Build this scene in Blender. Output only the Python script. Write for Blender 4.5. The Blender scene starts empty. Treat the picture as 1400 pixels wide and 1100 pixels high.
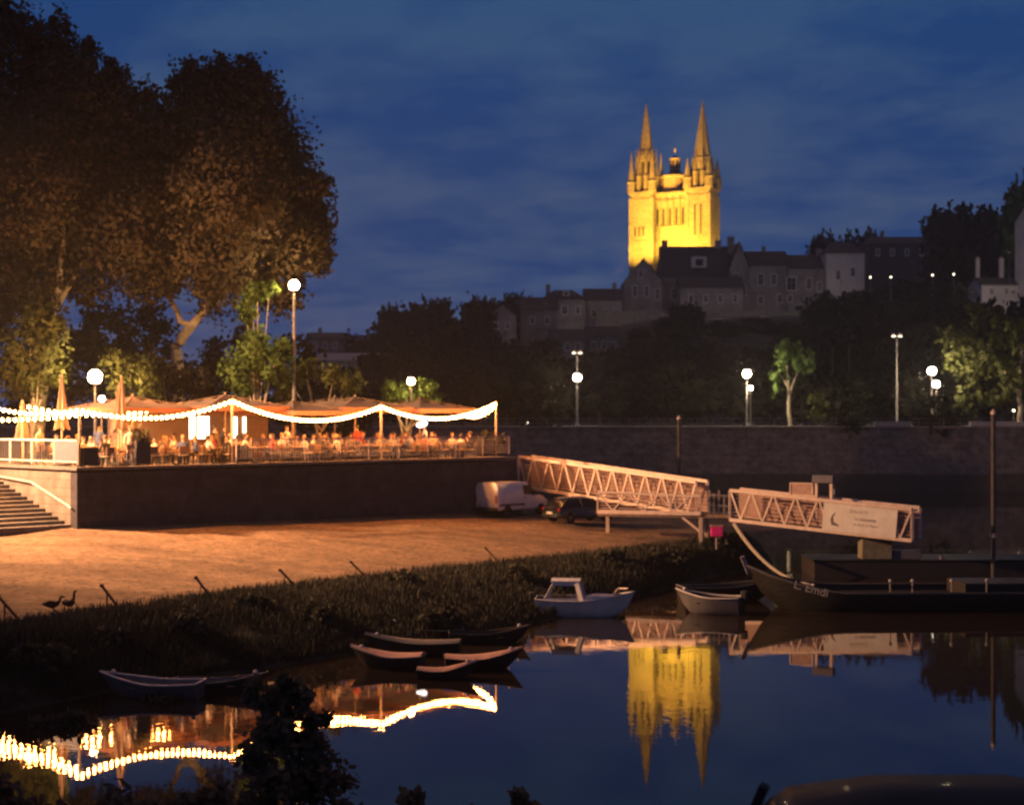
import bpy, bmesh, math, random
import numpy as np
from mathutils import Vector, Matrix, noise
random.seed(7); np.random.seed(7)
S = bpy.context.scene
COL = S.collection
R = math.radians
# ------------------------------------------------------------------ camera model
F, CX, HY, HC = 2080.0, 700.0, 574.0, 7.3          # focal in px of the 1400 px frame, centre, horizon row, eye height
def P(px, py, d):                                   # point seen at a pixel, d metres ahead
    return Vector(((px - CX) / F * d, d, HC - (py - HY) / F * d))
def G(px, py, z=0.0):                               # point of the level plane z seen at a pixel
    d = (HC - z) * F / (py - HY)
    return Vector(((px - CX) / F * d, d, z))
def XY(px, d): return ((px - CX) / F * d, d)
def lerp(a, b, t): return a + (b - a) * t
def interp(x, xs, ys): return float(np.interp(x, xs, ys))

# ------------------------------------------------------------------ materials
def nd(nt, kind, **kw):
    n = nt.nodes.new(kind)
    for k, v in kw.items(): setattr(n, k, v)
    return n
def mat(name, col, rough=0.7, var=0.25, scale=3.0, bump=0.0, bscale=None, metal=0.0, col2=None, spec=0.5, trans=None, stretch=None):
    m = bpy.data.materials.new(name); m.use_nodes = True
    nt = m.node_tree; b = nt.nodes['Principled BSDF']
    b.inputs['Roughness'].default_value = rough
    b.inputs['Metallic'].default_value = metal
    b.inputs['Specular IOR Level'].default_value = spec
    tc = nd(nt, 'ShaderNodeTexCoord')
    src = tc.outputs['Object']
    if stretch:
        mp = nd(nt, 'ShaderNodeMapping'); mp.inputs['Scale'].default_value = stretch
        nt.links.new(src, mp.inputs['Vector']); src = mp.outputs['Vector']
    nz = nd(nt, 'ShaderNodeTexNoise'); nz.inputs['Scale'].default_value = scale; nz.inputs['Detail'].default_value = 6; nz.inputs['Roughness'].default_value = 0.65
    nt.links.new(src, nz.inputs['Vector'])
    rp = nd(nt, 'ShaderNodeValToRGB')
    c2 = col2 if col2 else tuple(min(1, c * (1 + var)) for c in col)
    c1 = tuple(c * (1 - var) for c in col)
    rp.color_ramp.elements[0].position = 0.3; rp.color_ramp.elements[0].color = (*c1, 1)
    rp.color_ramp.elements[1].position = 0.7; rp.color_ramp.elements[1].color = (*c2, 1)
    nt.links.new(nz.outputs['Fac'], rp.inputs['Fac'])
    nt.links.new(rp.outputs['Color'], b.inputs['Base Color'])
    if bump:
        bn = nd(nt, 'ShaderNodeTexNoise'); bn.inputs['Scale'].default_value = bscale or scale * 4; bn.inputs['Detail'].default_value = 5
        nt.links.new(src, bn.inputs['Vector'])
        bp = nd(nt, 'ShaderNodeBump'); bp.inputs['Strength'].default_value = 1.0; bp.inputs['Distance'].default_value = bump
        nt.links.new(bn.outputs['Fac'], bp.inputs['Height']); nt.links.new(bp.outputs['Normal'], b.inputs['Normal'])
    if trans:
        tr = nd(nt, 'ShaderNodeBsdfTranslucent'); nt.links.new(rp.outputs['Color'], tr.inputs['Color'])
        mx = nd(nt, 'ShaderNodeMixShader'); mx.inputs['Fac'].default_value = trans
        nt.links.new(b.outputs['BSDF'], mx.inputs[1]); nt.links.new(tr.outputs['BSDF'], mx.inputs[2])
        nt.links.new(mx.outputs['Shader'], nt.nodes['Material Output'].inputs['Surface'])
    return m
def stone(name, col, bw, bh, mortar, var=0.3, rough=0.9, bump=0.02):
    m = mat(name, col, rough, var, 1.3)
    nt = m.node_tree; b = nt.nodes['Principled BSDF']
    tc = nd(nt, 'ShaderNodeTexCoord'); mp = nd(nt, 'ShaderNodeMapping')
    sep = nd(nt, 'ShaderNodeSeparateXYZ'); cmb = nd(nt, 'ShaderNodeCombineXYZ'); ad = nd(nt, 'ShaderNodeMath', operation='ADD')
    nt.links.new(tc.outputs['Object'], sep.inputs[0]); nt.links.new(sep.outputs['X'], ad.inputs[0]); nt.links.new(sep.outputs['Y'], ad.inputs[1])
    nt.links.new(ad.outputs[0], cmb.inputs['X']); nt.links.new(sep.outputs['Z'], cmb.inputs['Y'])
    br = nd(nt, 'ShaderNodeTexBrick'); br.inputs['Scale'].default_value = 1.0
    br.inputs['Brick Width'].default_value = bw; br.inputs['Row Height'].default_value = bh
    br.inputs['Mortar Size'].default_value = mortar; br.inputs['Bias'].default_value = 0.0
    br.inputs['Color1'].default_value = (1, 1, 1, 1); br.inputs['Color2'].default_value = (0.72, 0.72, 0.72, 1); br.inputs['Mortar'].default_value = (0.5, 0.5, 0.5, 1)
    nt.links.new(cmb.outputs[0], br.inputs['Vector'])
    old = b.inputs['Base Color'].links[0].from_socket
    mx = nd(nt, 'ShaderNodeMix', data_type='RGBA', blend_type='MULTIPLY'); mx.inputs['Factor'].default_value = 1.0
    nt.links.new(old, mx.inputs['A']); nt.links.new(br.outputs['Color'], mx.inputs['B'])
    nt.links.new(mx.outputs['Result'], b.inputs['Base Color'])
    bp = nd(nt, 'ShaderNodeBump'); bp.inputs['Distance'].default_value = bump
    nt.links.new(br.outputs['Color'], bp.inputs['Height']); nt.links.new(bp.outputs['Normal'], b.inputs['Normal'])
    return m
def emis(name, col, strength):
    m = bpy.data.materials.new(name); m.use_nodes = True
    nt = m.node_tree; nt.nodes.remove(nt.nodes['Principled BSDF'])
    e = nd(nt, 'ShaderNodeEmission'); e.inputs['Color'].default_value = (*col, 1); e.inputs['Strength'].default_value = strength
    nt.links.new(e.outputs[0], nt.nodes['Material Output'].inputs['Surface'])
    return m
def paint(name, col, rough=0.3, metal=0.0, coat=0.5):
    m = mat(name, col, rough, 0.06, 2.0, metal=metal)
    b = m.node_tree.nodes['Principled BSDF']; b.inputs['Coat Weight'].default_value = coat; b.inputs['Coat Roughness'].default_value = 0.08
    return m
M = dict(
 pile=mat('weathered_pile', (0.06, 0.055, 0.053), 0.8, 0.4, 4),
 scrub=mat('scrub_leaf', (0.05, 0.05, 0.034), 0.9, 0.5, 1.5, trans=0.25),
 wall=stone('shaded_wall_stone', (0.042, 0.038, 0.050), 0.9, 0.36, 0.014, 0.6),  # darker copy of the side stone: the front's shade is in the colour
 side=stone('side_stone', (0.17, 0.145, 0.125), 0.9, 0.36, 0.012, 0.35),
 coping=mat('coping_stone', (0.13, 0.12, 0.115), 0.85, 0.3, 4, 0.01),
 sand=mat('sandy_gravel', (0.245, 0.155, 0.092), 0.95, 0.36, 1.5, 0.06, 14),
 deck=mat('terrace_paving', (0.22, 0.17, 0.13), 0.9, 0.3, 2, 0.01),
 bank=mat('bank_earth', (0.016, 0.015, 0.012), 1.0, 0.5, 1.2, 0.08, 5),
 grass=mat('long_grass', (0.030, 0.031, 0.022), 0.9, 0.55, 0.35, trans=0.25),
 reed=mat('dry_grass', (0.060, 0.056, 0.044), 0.9, 0.4, 0.8, trans=0.25),
 leaf=mat('plane_leaf', (0.085, 0.062, 0.034), 0.8, 0.4, 0.35, trans=0.35, spec=0.3),
 leafy=mat('yellow_green_leaf', (0.105, 0.115, 0.03), 0.7, 0.4, 0.8, trans=0.4, spec=0.3),
 leafd=mat('dark_leaf', (0.035, 0.036, 0.022), 0.8, 0.5, 0.15, trans=0.2, spec=0.25),
 leafg=mat('fresh_green_leaf', (0.12, 0.19, 0.045), 0.65, 0.4, 0.6, trans=0.4, spec=0.3),
 bark=mat('pale_bark', (0.40, 0.33, 0.23), 0.9, 0.45, 3, 0.03, 8),
 barkd=mat('dark_bark', (0.06, 0.05, 0.04), 0.95, 0.3, 4),
 steel=mat('galvanised_steel', (0.60, 0.48, 0.41), 0.45, 0.2, 3, metal=0.25),
 steeld=mat('dull_steel', (0.26, 0.235, 0.22), 0.55, 0.35, 4, metal=0.2),
 brush=mat('brown_brush_leaf', (0.11, 0.085, 0.055), 0.85, 0.45, 2.0, trans=0.3),
 infill=mat('railing_mesh', (0.36, 0.23, 0.19), 0.6, 0.3, 3),
 plank=mat('deck_planks', (0.17, 0.12, 0.09), 0.85, 0.4, 2, 0.01, stretch=(1, 8, 1)),
 black=mat('black_iron', (0.02, 0.02, 0.022), 0.5, 0.3, 5),
 white=mat('white_paint', (0.55, 0.53, 0.50), 0.45, 0.12, 2),
 rust=mat('rusty_iron', (0.10, 0.05, 0.025), 0.85, 0.5, 8),
 canvas=mat('beige_canvas', (0.25, 0.18, 0.14), 0.95, 0.15, 1.5, trans=0.3),
 canvasd=mat('terracotta_canvas', (0.28, 0.13, 0.09), 0.95, 0.15, 1.5, trans=0.3),
 wood=mat('varnished_wood', (0.22, 0.13, 0.07), 0.6, 0.35, 3, stretch=(1, 1, 6)),
 woodp=mat('pale_wood', (0.40, 0.29, 0.19), 0.6, 0.3, 3, stretch=(1, 1, 6)),
 planter=mat('planter_metal', (0.028, 0.026, 0.032), 0.6, 0.3, 4),
 panel=mat('blue_grey_panel', (0.11, 0.11, 0.14), 0.7, 0.15, 3),
 lstone=stone('cathedral_stone', (0.40, 0.33, 0.22), 1.2, 0.55, 0.02, 0.15, 0.9, 0.015),
 dark=mat('opening_shade', (0.05, 0.038, 0.022), 0.9, 0.3, 2),  # dark solid boxes painted as the shade inside the cathedral openings
 lead=mat('lead_roof', (0.06, 0.06, 0.07), 0.5, 0.3, 1),
 slate=mat('slate_roof', (0.035, 0.033, 0.038), 0.7, 0.4, 0.8, 0.02, 3),
 render=mat('grey_render', (0.21, 0.175, 0.165), 0.95, 0.45, 0.3, 0.02, 2),
 renderp=mat('pale_render', (0.44, 0.39, 0.37), 0.95, 0.2, 0.3),
 glass=mat('window_glass', (0.015, 0.015, 0.018), 0.2, 0.2, 1, spec=0.25),
 frame=mat('pale_surround', (0.42, 0.38, 0.35), 0.9, 0.1, 1),
 embank=stone('embankment_stone', (0.155, 0.13, 0.12), 1.6, 0.6, 0.02, 0.55),
 earth=mat('hill_earth', (0.04, 0.038, 0.028), 1.0, 0.4, 0.05),
 asphalt=mat('asphalt', (0.06, 0.056, 0.052), 0.9, 0.3, 1.5),
 pave=mat('pale_paving', (0.24, 0.22, 0.20), 0.9, 0.2, 1),
 vanw=paint('white_van_paint', (0.66, 0.62, 0.60), 0.35),
 tint=mat('tinted_glass', (0.006, 0.006, 0.007), 0.5, 0.2, 1, spec=0.15),
 carb=paint('black_car_paint', (0.003, 0.003, 0.003), 0.75, 0.0, 0.03),
 carg=paint('green_black_car_paint', (0.016, 0.018, 0.016), 0.25, 0.0, 0.8),
 cars=paint('silver_car_paint', (0.30, 0.29, 0.31), 0.3, 0.6, 1.0),
 tyre=mat('tyre_rubber', (0.012, 0.012, 0.012), 0.9, 0.2, 5),
 rim=mat('wheel_rim', (0.3, 0.3, 0.3), 0.35, 0.1, 4, metal=0.8),
 lens=mat('lamp_lens', (0.55, 0.55, 0.55), 0.1, 0.1, 4),
 redlens=mat('red_lens', (0.35, 0.02, 0.02), 0.15, 0.1, 4),
 plastic=mat('black_plastic', (0.02, 0.02, 0.02), 0.6, 0.2, 4),
 gel=mat('white_gelcoat', (0.62, 0.58, 0.56), 0.35, 0.18, 2),
 hullg=mat('grey_hull', (0.095, 0.09, 0.10), 0.5, 0.35, 2),
 hulld=mat('dark_hull', (0.018, 0.014, 0.014), 0.6, 0.4, 2),
 hullb=mat('blue_grey_tarpaulin', (0.07, 0.075, 0.095), 0.6, 0.3, 3, 0.02, 5),
 inner=mat('salmon_inner_hull', (0.62, 0.33, 0.25), 0.8, 0.25, 3),
 bargew=mat('tarred_planks', (0.005, 0.004, 0.0038), 0.65, 0.5, 2, 0.02, 6, stretch=(0.4, 1, 3)),
 rope=mat('pale_rope', (0.30, 0.27, 0.23), 0.9, 0.3, 8),
 magenta=mat('magenta_plastic', (0.60, 0.02, 0.20), 0.5, 0.1, 3),
 olive=mat('olive_cabin_paint', (0.20, 0.18, 0.13), 0.7, 0.35, 2),
 duck=mat('brown_feathers', (0.05, 0.028, 0.015), 0.9, 0.5, 12),
 ink=mat('grey_ink', (0.11, 0.085, 0.075), 0.8, 0.1, 3),
 inkp=mat('faded_ink', (0.36, 0.28, 0.24), 0.8, 0.1, 3),
 letter=mat('white_lettering', (0.36, 0.34, 0.33), 0.6, 0.1, 3),
 skin=mat('skin', (0.45, 0.27, 0.19), 0.6, 0.08, 6),
 shoe=mat('dark_shoe', (0.03, 0.025, 0.022), 0.6, 0.2, 6),
 jean=mat('blue_denim', (0.05, 0.06, 0.10), 0.9, 0.2, 8),
 trous=mat('dark_trousers', (0.035, 0.03, 0.03), 0.9, 0.2, 8),
 hairb=mat('brown_hair', (0.04, 0.022, 0.012), 0.6, 0.3, 10),
 hairk=mat('black_hair', (0.012, 0.01, 0.01), 0.5, 0.3, 10),
 hairl=mat('fair_hair', (0.28, 0.18, 0.08), 0.6, 0.3, 10),
 bulb=emis('festoon_bulb_light', (1.0, 0.34, 0.075), 350),
 lampw=emis('street_lamp_light', (1.0, 0.74, 0.42), 90),
 lampo=emis('warm_street_lamp_light', (1.0, 0.62, 0.25), 420),
 lampc=emis('far_lamp_light', (1.0, 0.78, 0.50), 430),
 lamps=emis('small_far_light', (1.0, 0.85, 0.62), 7),
 dim=emis('dimmed_globe', (1.0, 0.8, 0.6), 0.04),  # nearly off: for the added hill lamps and the pale slope marks
 screen=emis('lit_panel', (1.0, 0.80, 0.52), 7),
 oval=emis('oval_lamp_light', (1.0, 0.86, 0.78), 8),
)
SHIRT = {'pale': (0.55, 0.50, 0.45), 'dark': (0.03, 0.028, 0.03), 'red': (0.32, 0.05, 0.035), 'blue': (0.06, 0.09, 0.20), 'beige': (0.42, 0.31, 0.20), 'grey': (0.18, 0.17, 0.17), 'brown': (0.14, 0.07, 0.04)}
SHM = {k: mat(k + '_shirt_cloth', v, 0.95, 0.15, 8) for k, v in SHIRT.items()}

# ------------------------------------------------------------------ object helpers
WM = {}                                             # world matrices of things, for parts written in world space
def tag(o, label=None, cat=None, group=None, kind=None):
    if label: o['label'] = label
    if cat: o['category'] = cat
    if group: o['group'] = group
    if kind: o['kind'] = kind
    return o
def thing(name, label, cat, loc=(0, 0, 0), rotz=0.0, group=None):
    o = bpy.data.objects.new(name, None); COL.objects.link(o)
    o.location = loc; o.rotation_euler = (0, 0, rotz); o.empty_display_size = 0.3
    WM[o.name] = Matrix.Translation(Vector(loc)) @ Matrix.Rotation(rotz, 4, 'Z')
    return tag(o, label, cat, group)
def kids(o): return [c for c in bpy.data.objects if c.parent == o]
CH = {}
def adopt(c, p):
    c.parent = p; CH.setdefault(p.name, []).append(c)
def dup(o, loc=None, rotz=None, label=None, group=None, scale=None, parent=None):
    c = o.copy(); COL.objects.link(c)
    if parent is not None: adopt(c, parent)
    if loc is not None: c.location = loc
    if rotz is not None: c.rotation_euler = (0, 0, rotz)
    if scale is not None: c.scale = scale
    if label: c['label'] = label
    if group: c['group'] = group
    for k in CH.get(o.name, []): dup(k, parent=c)
    return c
class MB:
    def __init__(s): s.v = []; s.f = []; s.m = []; s.cur = 0
    def add(s, vs, fs):
        b = len(s.v); s.v += [tuple(p) for p in vs]
        for f in fs: s.f.append(tuple(i + b for i in f)); s.m.append(s.cur)
    def box(s, c, size, rot=None, taper=1.0):
        hx, hy, hz = size[0] / 2, size[1] / 2, size[2] / 2
        vs = []
        for z, k in ((-hz, 1.0), (hz, taper)):
            for x, y in ((-hx, -hy), (hx, -hy), (hx, hy), (-hx, hy)): vs.append(Vector((x * k, y * k, z)))
        if rot is not None: vs = [rot @ v for v in vs]
        vs = [v + Vector(c) for v in vs]
        s.add(vs, [(3, 2, 1, 0), (4, 5, 6, 7), (0, 1, 5, 4), (1, 2, 6, 5), (2, 3, 7, 6), (3, 0, 4, 7)]); return s
    def bar(s, a, b, w, h=None, up=(0, 0, 1)):
        a = Vector(a); b = Vector(b); h = h or w
        d = (b - a); L = d.length
        if L < 1e-6: return s
        d.normalize(); u = Vector(up)
        if abs(d.dot(u)) > 0.98: u = Vector((1, 0, 0))
        x = d.cross(u).normalized(); z = x.cross(d)
        vs = []
        for p in (a, b):
            for i, j in ((-1, -1), (1, -1), (1, 1), (-1, 1)): vs.append(p + x * (i * w / 2) + z * (j * h / 2))
        s.add(vs, [(0, 1, 2, 3), (7, 6, 5, 4), (4, 5, 1, 0), (5, 6, 2, 1), (6, 7, 3, 2), (7, 4, 0, 3)]); return s
    def tube(s, pts, rad, n=8, cap=True):
        pts = [Vector(p) for p in pts]
        rs = rad if isinstance(rad, (list, tuple)) else [rad] * len(pts)
        rings = []; vs = []
        for i, p in enumerate(pts):
            d = (pts[min(i + 1, len(pts) - 1)] - pts[max(i - 1, 0)]).normalized()
            u = Vector((0, 0, 1)) if abs(d.z) < 0.95 else Vector((1, 0, 0))
            x = d.cross(u).normalized(); y = x.cross(d)
            for k in range(n):
                a = 2 * math.pi * k / n; vs.append(p + x * (math.cos(a) * rs[i]) + y * (math.sin(a) * rs[i]))
        fs = []
        for i in range(len(pts) - 1):
            for k in range(n):
                k2 = (k + 1) % n; fs.append((i * n + k, i * n + k2, (i + 1) * n + k2, (i + 1) * n + k))
        if cap: fs.append(tuple(range(n - 1, -1, -1))); fs.append(tuple((len(pts) - 1) * n + k for k in range(n)))
        s.add(vs, fs); return s
    def lathe(s, prof, c=(0, 0, 0), n=12, phase=0.0):
        c = Vector(c); vs = []; fs = []
        for r, z in prof:
            for k in range(n):
                a = 2 * math.pi * k / n + phase; vs.append(c + Vector((r * math.cos(a), r * math.sin(a), z)))
        for i in range(len(prof) - 1):
            for k in range(n):
                k2 = (k + 1) % n; fs.append((i * n + k, i * n + k2, (i + 1) * n + k2, (i + 1) * n + k))
        fs.append(tuple(range(n - 1, -1, -1))); fs.append(tuple((len(prof) - 1) * n + k for k in range(n)))
        s.add(vs, fs); return s
    def ball(s, c, r, n=10, m=6, sc=(1, 1, 1)):
        prof = [(max(1e-4, r * math.sin(math.pi * i / m)), -r * math.cos(math.pi * i / m)) for i in range(m + 1)]
        c = Vector(c); vs = []; fs = []
        for rr, z in prof:
            for k in range(n):
                a = 2 * math.pi * k / n; vs.append(c + Vector((rr * math.cos(a) * sc[0], rr * math.sin(a) * sc[1], z * sc[2])))
        for i in range(m):
            for k in range(n):
                k2 = (k + 1) % n; fs.append((i * n + k, i * n + k2, (i + 1) * n + k2, (i + 1) * n + k))
        s.add(vs, fs); return s
    def loft(s, secs, cap=True, closed=True):
        n = len(secs[0]); vs = [p for sec in secs for p in sec]; fs = []
        for i in range(len(secs) - 1):
            for k in range(n if closed else n - 1):
                k2 = (k + 1) % n; fs.append((i * n + k, i * n + k2, (i + 1) * n + k2, (i + 1) * n + k))
        if cap: fs.append(tuple(range(n - 1, -1, -1))); fs.append(tuple((len(secs) - 1) * n + k for k in range(n)))
        s.add(vs, fs); return s
    def prism(s, poly, z0, z1):
        n = len(poly); vs = [(x, y, z0) for x, y in poly] + [(x, y, z1) for x, y in poly]
        s.add(vs, [tuple(range(n - 1, -1, -1)), tuple(range(n, 2 * n))] + [(i, (i + 1) % n, n + (i + 1) % n, n + i) for i in range(n)]); return s
    def build(s, name, m, parent=None, world=False, origin=None, smooth=False, bevel=0.0):
        vs = [Vector(v) for v in s.v]
        if world and parent is not None:
            inv = WM[parent.name].inverted(); vs = [inv @ v for v in vs]
        if origin is not None: vs = [v - Vector(origin) for v in vs]
        me = bpy.data.meshes.new(name); me.from_pydata(vs, [], s.f)
        ms = m if isinstance(m, (list, tuple)) else [m]
        for x in ms: me.materials.append(x)
        if len(ms) > 1: me.polygons.foreach_set('material_index', s.m)
        bm = bmesh.new(); bm.from_mesh(me); bmesh.ops.recalc_face_normals(bm, faces=bm.faces)
        if bevel: bmesh.ops.bevel(bm, geom=[e for e in bm.edges if len(e.link_faces) == 2 and e.calc_face_angle(0) > 0.6], offset=bevel, segments=2, affect='EDGES', profile=0.5)
        bm.to_mesh(me); bm.free()
        if smooth:
            me.polygons.foreach_set('use_smooth', [True] * len(me.polygons))
            try: me.set_sharp_from_angle(angle=R(42))
            except Exception: pass
        o = bpy.data.objects.new(name, me); COL.objects.link(o)
        if origin is not None: o.location = origin
        if parent is not None: adopt(o, parent)
        return o
def quads_mesh(name, V, m, mi=None, nor=None):                # V: (n,4,3) array -> one mesh of n loose quads
    n = len(V); me = bpy.data.meshes.new(name)
    me.vertices.add(n * 4); me.vertices.foreach_set('co', V.astype(np.float32).ravel())
    me.loops.add(n * 4); me.loops.foreach_set('vertex_index', np.arange(n * 4, dtype=np.int32))
    me.polygons.add(n); me.polygons.foreach_set('loop_start', np.arange(0, n * 4, 4, dtype=np.int32))
    ms = m if isinstance(m, (list, tuple)) else [m]
    for x in ms: me.materials.append(x)
    if mi is not None: me.polygons.foreach_set('material_index', np.asarray(mi, dtype=np.int32))
    me.update()
    if nor is not None:
        me.polygons.foreach_set('use_smooth', np.ones(n, dtype=bool)); me.normals_split_custom_set_from_vertices(np.repeat(nor, 4, axis=0).astype(np.float32))
    return me
def leaves(C, size, rng, out=None):                 # rhombic leaves round the centres C, wound to face along out
    n = len(C)
    a = rng.normal(size=(n, 3)); a /= np.linalg.norm(a, axis=1)[:, None]
    b = rng.normal(size=(n, 3)); b -= a * (a * b).sum(1)[:, None]; b /= np.linalg.norm(b, axis=1)[:, None]
    if out is not None:
        fl_ = (np.cross(a, b) * out).sum(1) > 0; b[fl_] *= -1
    s = size * rng.uniform(0.6, 1.35, (n, 1))
    return np.stack([C - a * s * 0.62, C + b * s * 0.42, C + a * s * 0.62, C - b * s * 0.42], axis=1)
def clumps(blobs, per, rng, sub=0.42, shell=0.55, want_n=False):  # leaf centres: sub-clumps spread through a union of ellipsoids
    out = []; nor = []
    for c, r in blobs:
        r = np.asarray(r if hasattr(r, '__len__') else (r, r, r), float)
        n = max(30, int(per * (r.mean() ** 2)))
        k = max(7, int(n / 42))
        d = rng.normal(size=(k, 3)); d /= np.linalg.norm(d, axis=1)[:, None]
        rad = rng.uniform(shell, 1.0, (k, 1)) ** 0.6
        cc = d * rad * r * 0.93
        w = rng.integers(0, k, n)
        spread = min(0.95, sub * r.mean() ** 0.6)
        pts = cc[w] + np.clip(rng.normal(size=(n, 3)), -1.5, 1.5) * spread * rng.uniform(0.4, 1.0, (k, 1))[w]
        out.append(pts + np.asarray(c))
        a_ = pts - cc[w]; a_ /= np.linalg.norm(a_, axis=1)[:, None] + 1e-6; b_ = pts / (np.linalg.norm(pts, axis=1)[:, None] + 1e-6); q_ = a_ * 0.75 + b_ * 0.75 + rng.normal(size=pts.shape) * 0.12; nor.append(q_ / np.linalg.norm(q_, axis=1)[:, None])
    return (np.concatenate(out), np.concatenate(nor)) if want_n else np.concatenate(out)
def text(name, body, size, m, parent, loc, rot, ext=0.004, align='CENTER', shear=0.0):
    cu = bpy.data.curves.new(name, 'FONT'); cu.body = body; cu.size = size; cu.extrude = ext; cu.align_x = align; cu.align_y = 'CENTER'; cu.shear = shear
    cu.materials.append(m)
    q = bpy.data.objects.new(name, cu); COL.objects.link(q)
    me = bpy.data.meshes.new_from_object(q.evaluated_get(bpy.context.evaluated_depsgraph_get())); bpy.data.objects.remove(q); bpy.data.curves.remove(cu); me.name = name
    o = bpy.data.objects.new(name, me); COL.objects.link(o); o.location = loc; o.rotation_euler = rot
    if parent is not None: adopt(o, parent)
    return o
# ------------------------------------------------------------------ camera, sky, sun
cam = bpy.data.cameras.new('camera'); co = bpy.data.objects.new('camera', cam); COL.objects.link(co)
co.location = (0, 0, HC); co.rotation_euler = (R(90), 0, 0)
cam.sensor_width = 36; cam.lens = F / 1400 * 36; cam.shift_y = (HY - 550) / 1400
cam.clip_start = 0.1; cam.clip_end = 5000
cam.dof.use_dof = True; cam.dof.focus_distance = 22; cam.dof.aperture_fstop = 1.8
S.camera = co
S.view_settings.view_transform = 'Standard'; S.view_settings.look = 'None'; S.view_settings.exposure = 0; S.view_settings.gamma = 1
S.render.engine = 'CYCLES'
S.cycles.use_denoising = True; S.cycles.sample_clamp_indirect = 6.0; S.cycles.caustics_reflective = False; S.cycles.caustics_refractive = False
S.cycles.max_bounces = 6; S.cycles.diffuse_bounces = 3; S.cycles.glossy_bounces = 4; S.cycles.filter_width = 2.2
W = bpy.data.worlds.new('World'); S.world = W; W.use_nodes = True
nt = W.node_tree; bg = nt.nodes['Background']
sky = nd(nt, 'ShaderNodeTexSky'); sky.sky_type = 'NISHITA'; sky.sun_disc = False
sky.sun_elevation = R(-3.0); sky.sun_rotation = R(200); sky.altitude = 50; sky.ozone_density = 4.0
tc = nd(nt, 'ShaderNodeTexCoord'); sp = nd(nt, 'ShaderNodeSeparateXYZ'); nt.links.new(tc.outputs['Generated'], sp.inputs[0])
# clouds: streaks of a layer seen at a low angle (direction divided by its height)
mz = nd(nt, 'ShaderNodeMath', operation='MAXIMUM'); mz.inputs[1].default_value = 0.0; nt.links.new(sp.outputs['Z'], mz.inputs[0])
ma = nd(nt, 'ShaderNodeMath', operation='ADD'); ma.inputs[1].default_value = 0.10; nt.links.new(mz.outputs[0], ma.inputs[0])
vd = nd(nt, 'ShaderNodeVectorMath', operation='DIVIDE'); nt.links.new(tc.outputs['Generated'], vd.inputs[0]); nt.links.new(ma.outputs[0], vd.inputs[1])
mp = nd(nt, 'ShaderNodeMapping'); mp.inputs['Scale'].default_value = (1.3, 1.1, 0.0); mp.inputs['Location'].default_value = (3.1, 0.7, 0); nt.links.new(vd.outputs[0], mp.inputs['Vector'])
nz = nd(nt, 'ShaderNodeTexNoise'); nz.inputs['Scale'].default_value = 1.5; nz.inputs['Detail'].default_value = 9; nz.inputs['Roughness'].default_value = 0.62; nt.links.new(mp.outputs[0], nz.inputs['Vector'])
rp = nd(nt, 'ShaderNodeValToRGB'); rp.color_ramp.elements[0].position = 0.40; rp.color_ramp.elements[1].position = 0.60
rp.color_ramp.elements[0].color = (0, 0, 0, 1); rp.color_ramp.elements[1].color = (1, 1, 1, 1); nt.links.new(nz.outputs['Fac'], rp.inputs['Fac'])
SKY_TINT = (1.0, 1.0, 1.0)
tint = nd(nt, 'ShaderNodeMix', data_type='RGBA', blend_type='MULTIPLY'); tint.inputs['Factor'].default_value = 1; tint.inputs['B'].default_value = (*SKY_TINT, 1)
nt.links.new(sky.outputs[0], tint.inputs['A'])
mx = nd(nt, 'ShaderNodeMix', data_type='RGBA'); nt.links.new(rp.outputs['Color'], mx.inputs['Factor'])
SKYBASE = nd(nt, 'ShaderNodeMix', data_type='RGBA', blend_type='ADD'); SKYBASE.inputs['Factor'].default_value = 1
# the air itself: deep dusk blue low down, greyer cloud lit by the town overhead
gr = nd(nt, 'ShaderNodeValToRGB'); gr.color_ramp.interpolation = 'EASE'
for pos, c in ((0.0, (0.28, 0.55, 1.55)), (0.10, (0.17, 0.55, 1.75)), (0.30, (0.08, 0.50, 1.75)), (0.50, (0.34, 0.40, 0.85)), (1.0, (0.62, 0.54, 0.60))):
    e = gr.color_ramp.elements[0] if pos == 0 else gr.color_ramp.elements[-1] if pos == 1 else gr.color_ramp.elements.new(pos)
    e.position = pos; e.color = (*c, 1)
nt.links.new(sp.outputs['Z'], gr.inputs['Fac'])
nt.links.new(gr.outputs['Color'], SKYBASE.inputs['A']); nt.links.new(tint.outputs['Result'], SKYBASE.inputs['B'])
nt.links.new(SKYBASE.outputs['Result'], mx.inputs['A'])
cl = nd(nt, 'ShaderNodeMix', data_type='RGBA', blend_type='MULTIPLY'); cl.inputs['Factor'].default_value = 1; cl.inputs['B'].default_value = (3.0, 1.62, 1.10, 1)
nt.links.new(SKYBASE.outputs['Result'], cl.inputs['A']); nt.links.new(cl.outputs['Result'], mx.inputs['B'])
nt.links.new(mx.outputs['Result'], bg.inputs['Color']); bg.inputs['Strength'].default_value = 0.100
sl = bpy.data.lights.new('sun', 'SUN'); sl.energy = 0.02; sl.angle = R(40); sl.color = (0.8, 0.85, 1.0)
so = bpy.data.objects.new('sun', sl); COL.objects.link(so); so.rotation_euler = (R(70), 0, R(-20))

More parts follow.
